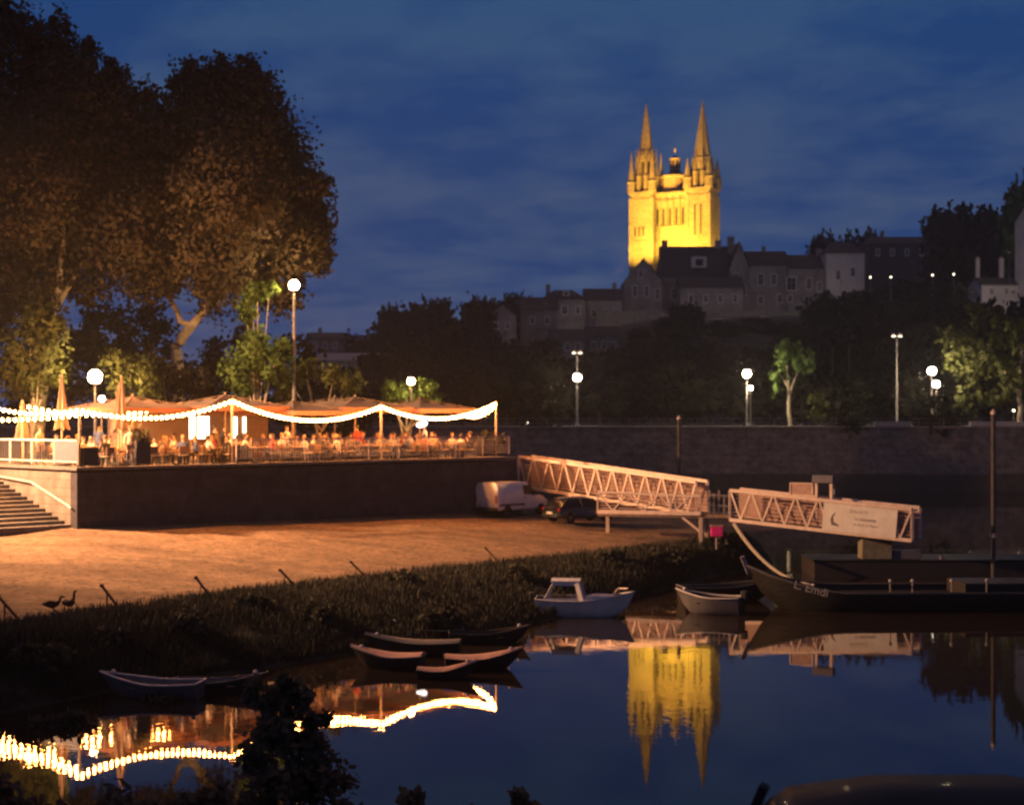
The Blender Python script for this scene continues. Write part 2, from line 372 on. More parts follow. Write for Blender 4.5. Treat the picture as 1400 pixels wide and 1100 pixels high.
# ------------------------------------------------------------------ left quay: plan
A = Vector((-18.1, 63.3, 0)); U = Vector((0.70, 0.714, 0)).normalized(); N = Vector((-0.714, 0.70, 0)).normalized()
TZ = 5.29                                           # terrace level
def T(s, t, z=TZ): p = A + U * s + N * t; return Vector((p.x, p.y, z))
def resample(pts, n):
    pts = [Vector(p) for p in pts]; k = np.linspace(0, len(pts) - 1, n); out = []
    for x in k:
        i = min(int(x), len(pts) - 2); out.append(pts[i].lerp(pts[i + 1], x - i))
    return out
foot = [(-40, 60, 3.1), (-27, 66, 2.95), (-18.3, 63.5, 2.8)] + [tuple(T(s, 0.1, z)) for s, z in ((6.5, 2.7), (13, 2.58), (20, 2.5), (26.2, 2.3))] + [(8, 88, 1.8), (17, 87, 1.3)]
edge = [G(px, py, interp(px, [300, 800], [1.3, 1.2])) for px, py in ((-260, 890), (-60, 866), (120, 839), (300, 814), (460, 795), (620, 777), (780, 761), (930, 743), (1020, 729))]
wedge = [G(px, py, -0.25) for px, py in ((-300, 1060), (-60, 1008), (170, 960), (330, 938), (480, 912), (640, 890), (800, 850), (945, 806), (1060, 778))]
NU = 90
FT, ED, WE = resample(foot, NU), resample(edge, NU), resample(wedge, NU)
def sheet(name, top, bot, nv, m, amp=0.0, fr=0.5, prof=None):
    vs = []; fs = []
    for i in range(len(top)):
        for j in range(nv + 1):
            t = j / nv; p = top[i].lerp(bot[i], t)
            if prof: p.z = lerp(bot[i].z, top[i].z, prof(t))
            if amp and 0 < j: p.z += amp * noise.noise(p * fr) * (1 if j < nv else 0.4)
            vs.append(p)
    for i in range(len(top) - 1):
        for j in range(nv):
            a = i * (nv + 1) + j; fs.append((a, a + nv + 1, a + nv + 2, a + 1))
    b = MB(); b.add(vs, fs); o = b.build(name, m, smooth=True); return o, vs
# worn tracks and damp streaks in the gravel, running along the wall
def streaks(m, ang_):
    t_ = m.node_tree; b_ = t_.nodes['Principled BSDF']; tc_ = nd(t_, 'ShaderNodeTexCoord'); mp_ = nd(t_, 'ShaderNodeMapping'); mp_.inputs['Rotation'].default_value = (0, 0, -ang_); mp_.inputs['Scale'].default_value = (0.06, 0.55, 1)
    mp_.vector_type = 'TEXTURE' if False else 'POINT'
    n_ = nd(t_, 'ShaderNodeTexNoise'); n_.inputs['Scale'].default_value = 1.0; n_.inputs['Detail'].default_value = 4; n_.inputs['Distortion'].default_value = 0.4
    r_ = nd(t_, 'ShaderNodeValToRGB'); r_.color_ramp.elements[0].position = 0.40; r_.color_ramp.elements[0].color = (0.74, 0.70, 0.67, 1); r_.color_ramp.elements[1].position = 0.56; r_.color_ramp.elements[1].color = (1.12, 1.1, 1.08, 1)
    sp_ = nd(t_, 'ShaderNodeTexNoise'); sp_.inputs['Scale'].default_value = 5.0; sp_.inputs['Detail'].default_value = 3; rs_ = nd(t_, 'ShaderNodeValToRGB'); rs_.color_ramp.elements[0].position = 0.36; rs_.color_ramp.elements[0].color = (0.55, 0.52, 0.50, 1); rs_.color_ramp.elements[1].position = 0.5; rs_.color_ramp.elements[1].color = (1, 1, 1, 1)
    t_.links.new(tc_.outputs['Object'], sp_.inputs['Vector']); t_.links.new(sp_.outputs['Fac'], rs_.inputs['Fac'])
    t_.links.new(tc_.outputs['Object'], mp_.inputs['Vector']); t_.links.new(mp_.outputs[0], n_.inputs['Vector']); t_.links.new(n_.outputs['Fac'], r_.inputs['Fac'])
    for node in (r_, rs_):
        o_ = b_.inputs['Base Color'].links[0].from_socket; x_ = nd(t_, 'ShaderNodeMix', data_type='RGBA', blend_type='MULTIPLY'); x_.inputs['Factor'].default_value = 1
        t_.links.new(o_, x_.inputs['A']); t_.links.new(node.outputs['Color'], x_.inputs['B']); t_.links.new(x_.outputs['Result'], b_.inputs['Base Color'])
streaks(M['sand'], math.atan2(U.y, U.x) - 0.35)
quay, QV = sheet('quay', FT, ED, 30, M['sand'], 0.07, 0.35)
tag(quay, kind='structure')
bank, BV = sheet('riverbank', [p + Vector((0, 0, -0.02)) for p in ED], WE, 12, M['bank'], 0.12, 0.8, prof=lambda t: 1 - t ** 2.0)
tag(bank, kind='structure')
QA = np.array([tuple(v) for v in QV]); BA = np.array([tuple(v) for v in BV])
def gz(x, y, arr=None):
    arr = QA if arr is None else arr
    d = (arr[:, 0] - x) ** 2 + (arr[:, 1] - y) ** 2; k = np.argsort(d)[:4]; w = 1 / (d[k] + 1e-4); return float((arr[k, 2] * w).sum() / w.sum())
def Q(px, py, it=6):                                # point of the quay seen at a pixel
    z = 2.0
    for _ in range(it): p = G(px, py, z); z = gz(p.x, p.y)
    return Vector((p.x, p.y, z))
# gravel bed's wheel-worn patches and puddle marks live in the material; grass on the bank:
rng = np.random.default_rng(3)
def blades(n, pick, h0, h1, w):
    V = np.zeros((n, 4, 3))
    for i in range(n):
        p = pick(); h = rng.uniform(h0, h1); a = rng.uniform(0, 6.28); le = rng.uniform(0, 0.5) * h; la = rng.uniform(0, 6.28)
        dx, dy = math.cos(a) * w, math.sin(a) * w; tip = np.array([p[0] + math.cos(la) * le, p[1] + math.sin(la) * le, p[2] + h])
        mid = np.array(p) * 0.5 + tip * 0.5 + np.array([0, 0, h * 0.1])
        V[i] = [(p[0] - dx, p[1] - dy, p[2] - 0.05), (p[0] + dx, p[1] + dy, p[2] - 0.05), mid + np.array([dx, dy, 0]) * 0.7, tip]
    return V
def pick_bank(lo, hi, thick=0.0):
    def f():
        while True:
            i = rng.integers(4, NU - 2); k = rng.uniform(lo, hi); j = k * 12
            a = BV[i * 13 + int(j)]; b = BV[i * 13 + min(12, int(j) + 1)]; c = BV[(i + 1) * 13 + int(j)]
            u, v = rng.random(), j - int(j); p = a + (c - a) * u + (b - a) * v
            if rng.random() < 0.55 + 1.0 * (noise.noise(Vector((p.x, p.y, 0)) * 0.5) + 0.22): return (p.x, p.y, p.z)
    return f
V1 = blades(60000, pick_bank(0.0, 0.9), 0.08, 0.34, 0.03); V2 = blades(7000, pick_bank(0.0, 0.45), 0.12, 0.42, 0.022)
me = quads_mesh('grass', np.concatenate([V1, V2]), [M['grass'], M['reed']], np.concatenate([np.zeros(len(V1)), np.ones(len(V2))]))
go = bpy.data.objects.new('bank_grass', me); COL.objects.link(go); tag(go, 'long grey green grass covering the river bank below the quay', 'grass', kind='stuff')
def pick_edge():
    i = rng.integers(6, NU - 1); u = rng.random(); p = ED[i - 1].lerp(ED[i], u) + (FT[i] - ED[i]).normalized() * abs(rng.normal()) * 0.35
    return (p.x, p.y, gz(p.x, p.y))
V3 = blades(3000, pick_edge, 0.06, 0.32, 0.02)
go2 = bpy.data.objects.new('edge_grass', quads_mesh('edge_grass', V3, M['reed'])); COL.objects.link(go2); tag(go2, 'short dry weeds along the edge of the sandy quay', 'weeds', kind='stuff')

# scrub clumps scattered over the bank
SCR = [(55, 905, .55), (150, 882, .45), (255, 868, .6), (335, 846, .4), (430, 846, .55), (545, 812, .45), (605, 838, .6), (705, 798, .5), (760, 812, .45), (835, 776, .5), (915, 768, .55), (985, 752, .6), (95, 945, .5), (220, 915, .4)]
for k, (px, py, r_) in enumerate(SCR):
    p = G(px, py, .8); zb = gz(p.x, p.y, BA); p.z = zb
    gg = np.random.default_rng(400 + k); n_ = int(2400 * r_); cc = gg.normal(size=(9, 3)) * np.array([r_ * .5, r_ * .4, r_ * .2]) + np.array([0, 0, r_ * .5]); w_ = gg.integers(0, 9, n_)
    pts = cc[w_] + gg.normal(size=(n_, 3)) * r_ * .27; pts[:, 2] = np.abs(pts[:, 2]) * .9
    o = bpy.data.objects.new('scrub', quads_mesh('scrub', leaves(pts, .16, gg), M['scrub'])); COL.objects.link(o); o.location = p
    near = ['near the left edge of the photo', 'below the two ducks', 'below the middle stakes', 'above the salmon covered boats', 'above the cabin boat', 'below the landing stage']
    where_ = near[0] if px < 120 else near[1] if px < 230 else near[2] if px < 500 else near[3] if px < 700 else near[4] if px < 860 else near[5]
    tag(o, 'low dark scrub bush on the river bank ' + where_, 'shrub', 'scrub on the river bank')

# ------------------------------------------------------------------ water
wm = bpy.data.materials.new('river_water'); wm.use_nodes = True
wt = wm.node_tree; wb = wt.nodes['Principled BSDF']
wb.inputs['Base Color'].default_value = (0.022, 0.016, 0.012, 1); wb.inputs['Roughness'].default_value = 0.012; wb.inputs['IOR'].default_value = 1.29
tcw = nd(wt, 'ShaderNodeTexCoord')
def wnoise(sc, st, det, dist):
    mpw = nd(wt, 'ShaderNodeMapping'); mpw.inputs['Scale'].default_value = st; wt.links.new(tcw.outputs['Object'], mpw.inputs['Vector'])
    n_ = nd(wt, 'ShaderNodeTexNoise'); n_.inputs['Scale'].default_value = sc; n_.inputs['Detail'].default_value = det; wt.links.new(mpw.outputs[0], n_.inputs['Vector'])
    return n_
w1 = wnoise(0.9, (1, 1, 1), 2, 0); w2 = wnoise(3.2, (1, 1.3, 1), 3, 0); w3 = wnoise(0.07, (1, 1, 1), 2, 0)
r3 = nd(wt, 'ShaderNodeMapRange'); r3.inputs['From Min'].default_value = 0.42; r3.inputs['From Max'].default_value = 0.62; r3.inputs['To Min'].default_value = 0.25; r3.inputs['To Max'].default_value = 1.0
wt.links.new(w3.outputs['Fac'], r3.inputs['Value'])
b1 = nd(wt, 'ShaderNodeBump'); b1.inputs['Distance'].default_value = 0.0045; wt.links.new(w1.outputs['Fac'], b1.inputs['Height'])
b2 = nd(wt, 'ShaderNodeBump'); b2.inputs['Distance'].default_value = 0.0018; wt.links.new(w2.outputs['Fac'], b2.inputs['Height']); wt.links.new(b1.outputs['Normal'], b2.inputs['Normal'])
sx_ = nd(wt, 'ShaderNodeSeparateXYZ'); wt.links.new(tcw.outputs['Object'], sx_.inputs[0])
mr_ = nd(wt, 'ShaderNodeMapRange'); mr_.inputs['From Min'].default_value = -4.0; mr_.inputs['From Max'].default_value = -12.5; mr_.inputs['To Min'].default_value = 1.0; mr_.inputs['To Max'].default_value = 2.0; wt.links.new(sx_.outputs['X'], mr_.inputs['Value'])
for bb_, dd_ in ((b1, 0.0030), (b2, 0.0015)):
    mm_ = nd(wt, 'ShaderNodeMath', operation='MULTIPLY'); mm_.inputs[1].default_value = dd_; wt.links.new(mr_.outputs['Result'], mm_.inputs[0]); wt.links.new(mm_.outputs[0], bb_.inputs['Distance'])
wt.links.new(r3.outputs['Result'], b1.inputs['Strength']); wt.links.new(r3.outputs['Result'], b2.inputs['Strength'])
wt.links.new(b2.outputs['Normal'], wb.inputs['Normal'])
b = MB(); b.add([(-270, 4, 0), (305, 4, 0), (305, 166, 0), (-270, 166, 0)], [(0, 1, 2, 3)]); water = tag(b.build('water', wm), kind='structure')
b = MB(); b.add([(-270, 4, -2.2), (305, 4, -2.2), (305, 170, -2.2), (-270, 170, -2.2)], [(0, 1, 2, 3)]); tag(b.build('riverbed', M['bank']), kind='structure')

# near quay under the camera
b = MB(); b.box((0, -12, 0.6), (80, 45, 4.0)); tag(b.build('near_quay', M['asphalt']), kind='structure')

# ------------------------------------------------------------------ terrace, its wall, steps
LAND = [T(-0.0, 0.0), T(26.2, 0.0), (-3, 100, TZ), (-7, 168, TZ), (-260, 168, TZ), (-260, 110, TZ), tuple(T(0, 60)), ]
b = MB(); b.add([(p[0], p[1], TZ - 0.04) for p in LAND], [tuple(range(len(LAND)))]); tag(b.build('terrace_ground', M['deck']), kind='structure')
# left of the flight of steps the upper level carries on
upl = [tuple(T(-9, 9.0)), tuple(T(0, 9.0)), tuple(T(0, 60)), (-260, 110, 0), (-260, 60, 0), tuple(T(-40, 9.0))]
b = MB(); b.add([(p[0], p[1], TZ - 0.05) for p in upl], [tuple(range(len(upl)))]); tag(b.build('upper_ground', M['deck']), kind='structure')
w = thing('retaining_wall', 'long stone retaining wall with a shade-darkened front holding up the cafe terrace', 'wall', tuple(T(0, 0, 1.2)), math.atan2(U.y, U.x))
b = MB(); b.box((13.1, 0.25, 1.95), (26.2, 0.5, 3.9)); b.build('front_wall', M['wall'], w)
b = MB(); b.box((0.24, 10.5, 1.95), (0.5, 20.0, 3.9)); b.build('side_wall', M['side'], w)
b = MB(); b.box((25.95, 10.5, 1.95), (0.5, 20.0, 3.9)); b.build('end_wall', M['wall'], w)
b = MB(); b.box((13.1, 0.26, 4.06), (26.3, 0.62, 0.13)); b.build('coping', M['coping'], w, bevel=0.015)
b = MB(); b.box((0.25, 10.4, 4.062), (0.6, 19.6, 0.126)); b.build('coping', M['coping'], w, bevel=0.015)
# steps climbing along the side wall
st = thing('stone_steps', 'broad stone steps climbing beside the end of the terrace wall', 'steps', tuple(T(-2.5, 0.4, 2.7)), math.atan2(U.y, U.x))
nst = 17; pts_s = []
for k in range(nst):
    b = MB(); z = 2.78 + 0.15 * (k + 1); t0 = 0.5 + 0.53 * k
    p = T(-4.02, t0 + 0.30, 0); rot = Matrix.Rotation(math.atan2(U.y, U.x), 3, 'Z')
    b.box((p.x, p.y, z - 0.30 + 0.0), (8.0, 0.62, 0.60), rot); b.build('step', M['side'], st, world=True, bevel=0.012)
h = thing('handrail', 'pale steel handrail sloping down the side wall beside the steps', 'handrail', tuple(T(-0.2, 0.6, 2.8)))
b = MB(); hp = [T(-0.14, 0.25, 3.62), T(-0.14, 0.45, 3.72), T(-0.14, 3.6, 4.62), T(-0.14, 7.5, 4.86), T(-0.14, 8.2, 5.0)]
b.tube(hp, 0.045, 8); b.build('rail', M['steel'], h, world=True)
for t_, z_ in ((0.9, 3.84), (2.6, 4.32), (4.6, 4.67), (6.8, 4.80)):
    b = MB(); b.tube([T(-0.14, t_, z_), T(0.0, t_, z_ - 0.06)], 0.02, 6); b.build('bracket', M['steeld'], h, world=True)
# white railing on top of the side wall
rl = thing('railing', 'white steel railing with a blue grey panel above the steps', 'railing', tuple(T(0.2, 0.4)))
zt = TZ + 0.13
b = MB(); b.bar(T(0.2, 0.3, zt + 1.02), T(0.2, 16, zt + 1.02), 0.09, 0.07); b.build('top_rail', M['white'], rl, world=True)
b = MB(); b.bar(T(0.2, 0.3, zt + 0.12), T(0.2, 16, zt + 0.12), 0.05, 0.05); b.build('bottom_rail', M['white'], rl, world=True)
for k in range(9):
    b = MB(); t_ = 0.3 + k * 1.95; b.bar(T(0.2, t_, zt), T(0.2, t_, zt + 1.0), 0.07); b.build('post', M['white'], rl, world=True)
b = MB()
for k in range(60):
    t_ = 2.4 + k * 0.225
    if (t_ - 0.3) % 1.95 > 0.06: b.bar(T(0.2, t_, zt + 0.14), T(0.2, t_, zt + 1.0), 0.016)
b.build('balusters', M['steeld'], rl, world=True)
b = MB(); b.box(tuple(T(0.2, 1.27, zt + 0.57)), (0.03, 1.78, 0.84), Matrix.Rotation(math.atan2(U.y, U.x), 3, 'Z')); b.build('panel', M['panel'], rl, world=True)
# guard railing along the front of the terrace
gr_ = thing('guard_rail', 'low steel guard rail with thin bars along the terrace edge', 'railing', tuple(T(8.2, 0.3)))
for za in (1.0, 0.55, 0.12):
    b = MB(); b.bar(T(8.2, 0.3, zt + za), T(26.0, 0.3, zt + za), 0.05 if za > 0.9 else 0.025); b.build('rail', M['steel'], gr_, world=True)
for k in range(10):
    b = MB(); s_ = 8.2 + k * 1.97; b.bar(T(s_, 0.3, zt), T(s_, 0.3, zt + 1.0), 0.05); b.build('post', M['steel'], gr_, world=True)
b = MB()
for k in range(118): b.bar(T(8.3 + k * 0.15, 0.3, zt + 0.12), T(8.3 + k * 0.15, 0.3, zt + 0.98), 0.011)
b.build('balusters', M['steel'], gr_, world=True)
# ------------------------------------------------------------------ festoon lights on posts
POSTS = [(0.55, 7.85, 'wooden post with string lights at the corner above the steps'),
         (8.30, 8.30, 'slim post holding the lights beside the dark planter by the kiosk'),
         (17.27, 8.10, 'slim post at the crest of the lights in mid terrace'),
         (25.4, 8.33, 'last light post at the far end of the terrace')]
for s_, z_, lab in POSTS:
    t = thing('light_post', lab, 'post', tuple(T(s_, 0.75)), group='posts carrying the festoon lights')
    b = MB(); b.tube([(0, 0, 0), (0, 0, z_ - TZ)], 0.055, 8); b.build('pole', M['woodp'], t)
    b = MB(); b.box((0, 0, 0.03), (0.3, 0.3, 0.06)); b.build('base_plate', M['steeld'], t)
bulb_me = None
def festoon(p0, p1, sag, n, label):
    global bulb_me
    p0, p1 = Vector(p0), Vector(p1)
    t = thing('string_lights', label, 'string lights', tuple(p0), group='strings of festoon bulbs over the terrace')
    pts = [p0.lerp(p1, k / 30) - Vector((0, 0, sag * 4 * (k / 30) * (1 - k / 30))) for k in range(31)]
    b = MB(); b.tube(pts, 0.012, 5); b.build('cable', M['black'], t, world=True)
    for k in range(n):
        u = (k + 0.5) / n; q = p0.lerp(p1, u) - Vector((0, 0, sag * 4 * u * (1 - u) + 0.10))
        if bulb_me is None:
            b = MB(); b.ball((0, 0, 0), 0.062, 8, 6, (1, 1, 1.15)); o = b.build('bulb', M['bulb'], t, smooth=True); bulb_me = o.data; o.location = q - p0
        else:
            o = bpy.data.objects.new('bulb', bulb_me); COL.objects.link(o); adopt(o, t); o.location = q - p0
def tp(i): s_, z_, _ = POSTS[i]; return T(s_, 0.75, z_ - 0.03)
festoon(tp(0), tp(1), 0.55, 28, 'glowing festoon bulbs from the corner post to the kiosk post')
festoon(tp(1), tp(2), 0.80, 38, 'deep swag of bulbs between the kiosk post and the mid terrace post')
festoon(tp(2), tp(3), 0.72, 34, 'swag of bulbs from the mid terrace post to the last post')
festoon(tp(0), T(0.5, 9.5, 8.15), 0.30, 18, 'upper row of bulbs running left above the white railing')
festoon(T(0.55, 0.75, 7.62), T(0.4, 10.5, 7.45), 0.12, 17, 'lower row of bulbs running left above the white railing')
festoon(T(0.6, 5.5, 8.0), T(8.5, 6.0, 8.05), 0.40, 24, 'inner row of bulbs above the people left of the kiosk')
festoon(T(25.4, 0.75, 8.2), T(25.6, 3.6, 7.7), 0.35, 10, 'short row of bulbs hanging back from the last post')
# ------------------------------------------------------------------ parasols
def make_tent():
    t = thing('parasol', 'x', 'parasol', (0, 0, 0)); W_ = 2.25
    b = MB(); g = []; n = 8
    for i in range(n + 1):
        for j in range(n + 1):
            x = (i / n * 2 - 1); y = (j / n * 2 - 1); k = max(abs(x), abs(y))
            z = 3.16 - 0.58 * k ** 0.85 - 0.10 * math.sin(math.pi * k) * (1 - min(abs(x), abs(y)) / max(k, 1e-3))
            g.append((x * W_, y * W_, z))
    fs = [(i * (n + 1) + j, (i + 1) * (n + 1) + j, (i + 1) * (n + 1) + j + 1, i * (n + 1) + j + 1) for i in range(n) for j in range(n)]
    b.add(g, fs); b.build('canopy', M['canvas'], t)
    b = MB()
    for sx, sy, ex, ey in ((-1, -1, 1, -1), (1, -1, 1, 1), (1, 1, -1, 1), (-1, 1, -1, -1)):
        b.add([(sx * W_, sy * W_, 2.58), (ex * W_, ey * W_, 2.58), (ex * W_, ey * W_, 2.36), (sx * W_, sy * W_, 2.36)], [(0, 1, 2, 3)])
    b.build('valance', M['canvasd'], t)
    b = MB(); b.tube([(0, 0, 0), (0, 0, 3.24)], 0.04, 8); b.build('pole', M['woodp'], t)
    b = MB()
    for a in range(4):
        c, s_ = (1, 1, -1, -1)[a], (1, -1, 1, -1)[a]; b.bar((0, 0, 2.55), (c * W_ * 0.7, s_ * W_ * 0.7, 2.78), 0.03); b.bar((0, 0, 3.12), (c * W_ * 0.97, s_ * W_ * 0.97, 2.58), 0.03)
    b.build('ribs', M['wood'], t)
    b = MB(); b.box((0, 0, 0.06), (0.7, 0.7, 0.12)); b.build('base', M['planter'], t)
    return t
tent = make_tent()
TL = [(6.2, 5.8, 0.1, 'beige open parasol nearest the corner post, left of the kiosk'), (10.6, 4.6, -0.06, 'open parasol above the deep swag of bulbs, right of the kiosk'),
      (14.4, 4.2, 0.14, 'open parasol left of the mid terrace light post'), (18.6, 4.4, -0.1, 'open parasol just right of the mid terrace light post'),
      (22.8, 4.0, 0.05, 'open parasol nearest the far end of the terrace'), (12.6, 9.2, 0.2, 'open parasol in the second row behind the swag of bulbs'), (20.8, 8.8, 0.1, 'open parasol in the second row near the terrace end')]
for k, (s_, t_, a_, lab) in enumerate(TL):
    o = tent if k == 0 else dup(tent)
    o.location = T(s_, t_); o.rotation_euler = (0, 0, math.atan2(U.y, U.x) + a_); o['label'] = lab; o['group'] = 'open parasols on the terrace'
    o.scale = (1, 1, 1.0 + 0.05 * math.sin(k * 2.3))
def make_closed():
    t = thing('closed_parasol', 'x', 'parasol', (0, 0, 0))
    b = MB(); b.tube([(0, 0, 0), (0, 0, 4.0)], 0.035, 8); b.build('pole', M['woodp'], t)
    b = MB(); n = 12; secs = []
    for z, r in ((1.55, 0.30), (1.9, 0.24), (2.6, 0.17), (3.3, 0.10), (3.95, 0.035)):
        secs.append([Vector((math.cos(a) * rr, math.sin(a) * rr, z + (0.14 if k % 2 and z < 1.6 else 0))) for k in range(n) for a in [2 * math.pi * k / n] for rr in [r * (1.25 if k % 2 == 0 else 0.62)]])
    b.loft(secs); b.build('folded_canopy', M['canvas'], t)
    b = MB(); b.lathe([(0.42, 0), (0.42, 0.08), (0.08, 0.14)], n=12); b.build('base', M['planter'], t)
    return t
cp = make_closed()
CL = [(1.2, 3.4, 1.0, 'tall closed parasol left of the corner light post'), (3.9, 3.0, 1.0, 'tall closed parasol right of the corner light post'), (0.9, 6.4, 0.72, 'short closed parasol behind the middle of the white railing'),
      (1.6, 7.6, 0.72, 'short closed parasol behind the left of the white railing'), (4.3, 3.9, 0.9, 'closed parasol just behind the tall one by the seated crowd')]
for k, (s_, t_, sc, lab) in enumerate(CL):
    o = cp if k == 0 else dup(cp)
    o.location = T(s_, t_); o.scale = (1, 1, sc); o['label'] = lab; o['group'] = 'closed parasols on the terrace'
# ------------------------------------------------------------------ kiosk with a lit opening
RU = math.atan2(U.y, U.x)
k_ = thing('drinks_kiosk', 'beige drinks kiosk with a brightly lit menu panel and counter', 'kiosk', tuple(T(10.65, 9.0)), RU)
b = MB(); b.box((-1.0, 0.9, 1.2), (3.6, 1.8, 2.4)); b.build('wall', M['canvas'], k_)
b = MB(); b.box((3.9, 1.6, 1.2), (6.0, 0.12, 2.4)); b.build('back_wall', M['wood'], k_)
b = MB(); b.box((2.0, 0.7, 2.5), (10.4, 2.9, 0.14)); b.build('roof', M['wood'], k_)
b = MB(); b.box((2.4, -0.35, 1.02), (3.4, 0.6, 0.08)); b.box((2.4, -0.2, 0.5), (3.2, 0.1, 1.0)); b.build('counter', M['wood'], k_)
b = MB(); b.box((1.62, 0.3, 1.62), (1.15, 0.08, 1.15)); b.build('menu_panel', M['screen'], k_)
b = MB()
for x in (0.83, 6.9): b.bar((x, -0.6, 0), (x, -0.6, 2.43), 0.08)
b.build('posts', M['woodp'], k_)
b = MB(); b.box((4.7, 1.5, 1.55), (0.22, 0.05, 1.25)); b.build('light_strip', M['screen'], k_)
b = MB(); b.box((5.3, 1.5, 1.75), (0.16, 0.05, 0.85)); b.build('light_strip', M['screen'], k_)
ov = thing('oval_lamp', 'white oval lamp hanging under the parasols near the terrace end', 'lamp', tuple(T(21.6, 2.5, 7.08)))
b = MB(); b.ball((0, 0, 0), 0.2, 12, 8, (1.5, 1.5, 0.7)); o = b.build('shade', M['oval'], ov, smooth=True); o.rotation_euler = (0.0, R(-18), RU)
b = MB(); b.tube([(0, 0, 0.1), (0, 0, 0.85)], 0.012, 5); b.build('cord', M['black'], ov)
# planters
PL = [(0.95, 0.75, 0.75, 'dark square planter box at the foot of the corner post'), (3.55, 0.85, 1.0, 'dark planter with a spiky plant in front of the seated crowd'), (8.75, 0.8, 0.75, 'dark planter box beside the kiosk light post'),
      (24.7, 0.9, 0.8, 'dark planter at the left of the last light post'), (25.75, 0.9, 0.6, 'dark planter at the right of the last light post'), (-0.0, 0.0, 0, '')]
for s_, t_, hh, lab in PL[:5]:
    t = thing('planter', lab, 'planter', tuple(T(s_, t_)), RU, 'dark planters along the terrace edge')
    b = MB(); b.box((0, 0, hh / 2 + 0.08), (0.72, 0.5, hh)); b.build('box', M['planter'], t, bevel=0.02)
    b = MB(); b.box((0, 0, hh + 0.085), (0.6, 0.4, 0.03)); b.build('soil', M['bank'], t)
    r2 = np.random.default_rng(int(s_ * 10))
    if hh == 1.0 or s_ > 20:
        C_ = r2.normal(size=(160, 3)) * np.array([0.2, 0.16, 0.16]) + np.array([0, 0, hh + 0.3])
        o = bpy.data.objects.new('foliage', quads_mesh('foliage', leaves(C_, 0.2, r2), M['leafd'])); COL.objects.link(o); adopt(o, t)
# ------------------------------------------------------------------ tables and chairs
tb = thing('cafe_table', 'x', 'table', (0, 0, 0))
b = MB(); b.lathe([(0.46, 0.72), (0.47, 0.735), (0.46, 0.75)], n=16); b.build('tabletop', M['woodp'], tb)
b = MB(); b.tube([(0, 0, 0.03), (0, 0, 0.72)], 0.035, 8); b.build('pedestal', M['black'], tb)
b = MB(); b.lathe([(0.24, 0), (0.24, 0.025), (0.05, 0.05)], n=12); b.build('foot', M['black'], tb)
ch = thing('cafe_chair', 'x', 'chair', (0, 0, 0))
b = MB(); b.box((0, 0, 0.44), (0.42, 0.42, 0.035)); b.build('seat', M['woodp'], ch, bevel=0.01)
b = MB(); b.box((0, 0.205, 0.70), (0.42, 0.025, 0.30), Matrix.Rotation(R(-8), 3, 'X')); b.bar((-0.19, 0.19, 0.44), (-0.19, 0.215, 0.8), 0.03); b.bar((0.19, 0.19, 0.44), (0.19, 0.215, 0.8), 0.03); b.build('backrest', M['wood'], ch)
for sx in (-1, 1):
    for sy in (-1, 1):
        b = MB(); b.bar((sx * 0.18, sy * 0.18, 0.43), (sx * 0.2, sy * 0.21, 0), 0.028); b.build('leg', M['black'], ch)
# ------------------------------------------------------------------ people
def figure(name, J, rad, edges, paintf, hair):
    me = bpy.data.meshes.new(name); keys = list(J)
    me.from_pydata([J[k] for k in keys], [], []); me.edges.add(len(edges))
    for e, (a, c) in zip(me.edges, edges): e.vertices = (keys.index(a), keys.index(c))
    o = bpy.data.objects.new(name, me); COL.objects.link(o)
    md = o.modifiers.new('s', 'SKIN'); md.use_smooth_shade = True; md.branch_smoothing = 0.2
    for i, k in enumerate(keys):
        sv = me.skin_vertices[0].data[i]; r_ = rad[k]; sv.radius = r_ if isinstance(r_, tuple) else (r_, r_); sv.use_root = (k == 'pelvis')
    sb = o.modifiers.new('u', 'SUBSURF'); sb.levels = 1; sb.render_levels = 1
    dg = bpy.context.evaluated_depsgraph_get(); ev = o.evaluated_get(dg); nm = bpy.data.meshes.new_from_object(ev)
    o.modifiers.clear(); o.data = nm; bpy.data.meshes.remove(me)
    for m in (M['skin'], SHM['pale'], M['trous'], M['shoe'], M['hairk']): nm.materials.append(m)
    K = np.array([J[k] for k in keys])
    for p in nm.polygons:
        c = np.array(p.center); i = int(np.argmin(((K - c) ** 2).sum(1))); p.material_index = paintf(keys[i], c)
    # eyes: two small dark inlays
    return o
def hand(J, rad, E, w, palm, dirv, side, tag_):
    w, palm, dirv, side = map(Vector, (w, palm, dirv, side))
    J['palm' + tag_] = palm; rad['palm' + tag_] = (0.026, 0.014); E.append((w_key[tag_], 'palm' + tag_))
    for i, (off, L) in enumerate(((-0.030, 0.068), (-0.010, 0.080), (0.010, 0.075), (0.029, 0.058))):
        k1, k2 = f'f{i}a{tag_}', f'f{i}b{tag_}'
        J[k1] = palm + dirv * (0.045 + L * 0.45) + side * off; J[k2] = palm + dirv * (0.045 + L * 0.85) + side * off * 1.1 + Vector((0, 0, -0.03 - 0.004 * i))
        rad[k1] = 0.009; rad[k2] = 0.007; E.append(('palm' + tag_, k1)); E.append((k1, k2))
    J['th' + tag_] = palm + dirv * 0.02 - side * 0.055; J['th2' + tag_] = palm + dirv * 0.05 - side * 0.066; rad['th' + tag_] = 0.010; rad['th2' + tag_] = 0.008
    E.append(('palm' + tag_, 'th' + tag_)); E.append(('th' + tag_, 'th2' + tag_))
w_key = {'L': 'wristL', 'R': 'wristR'}
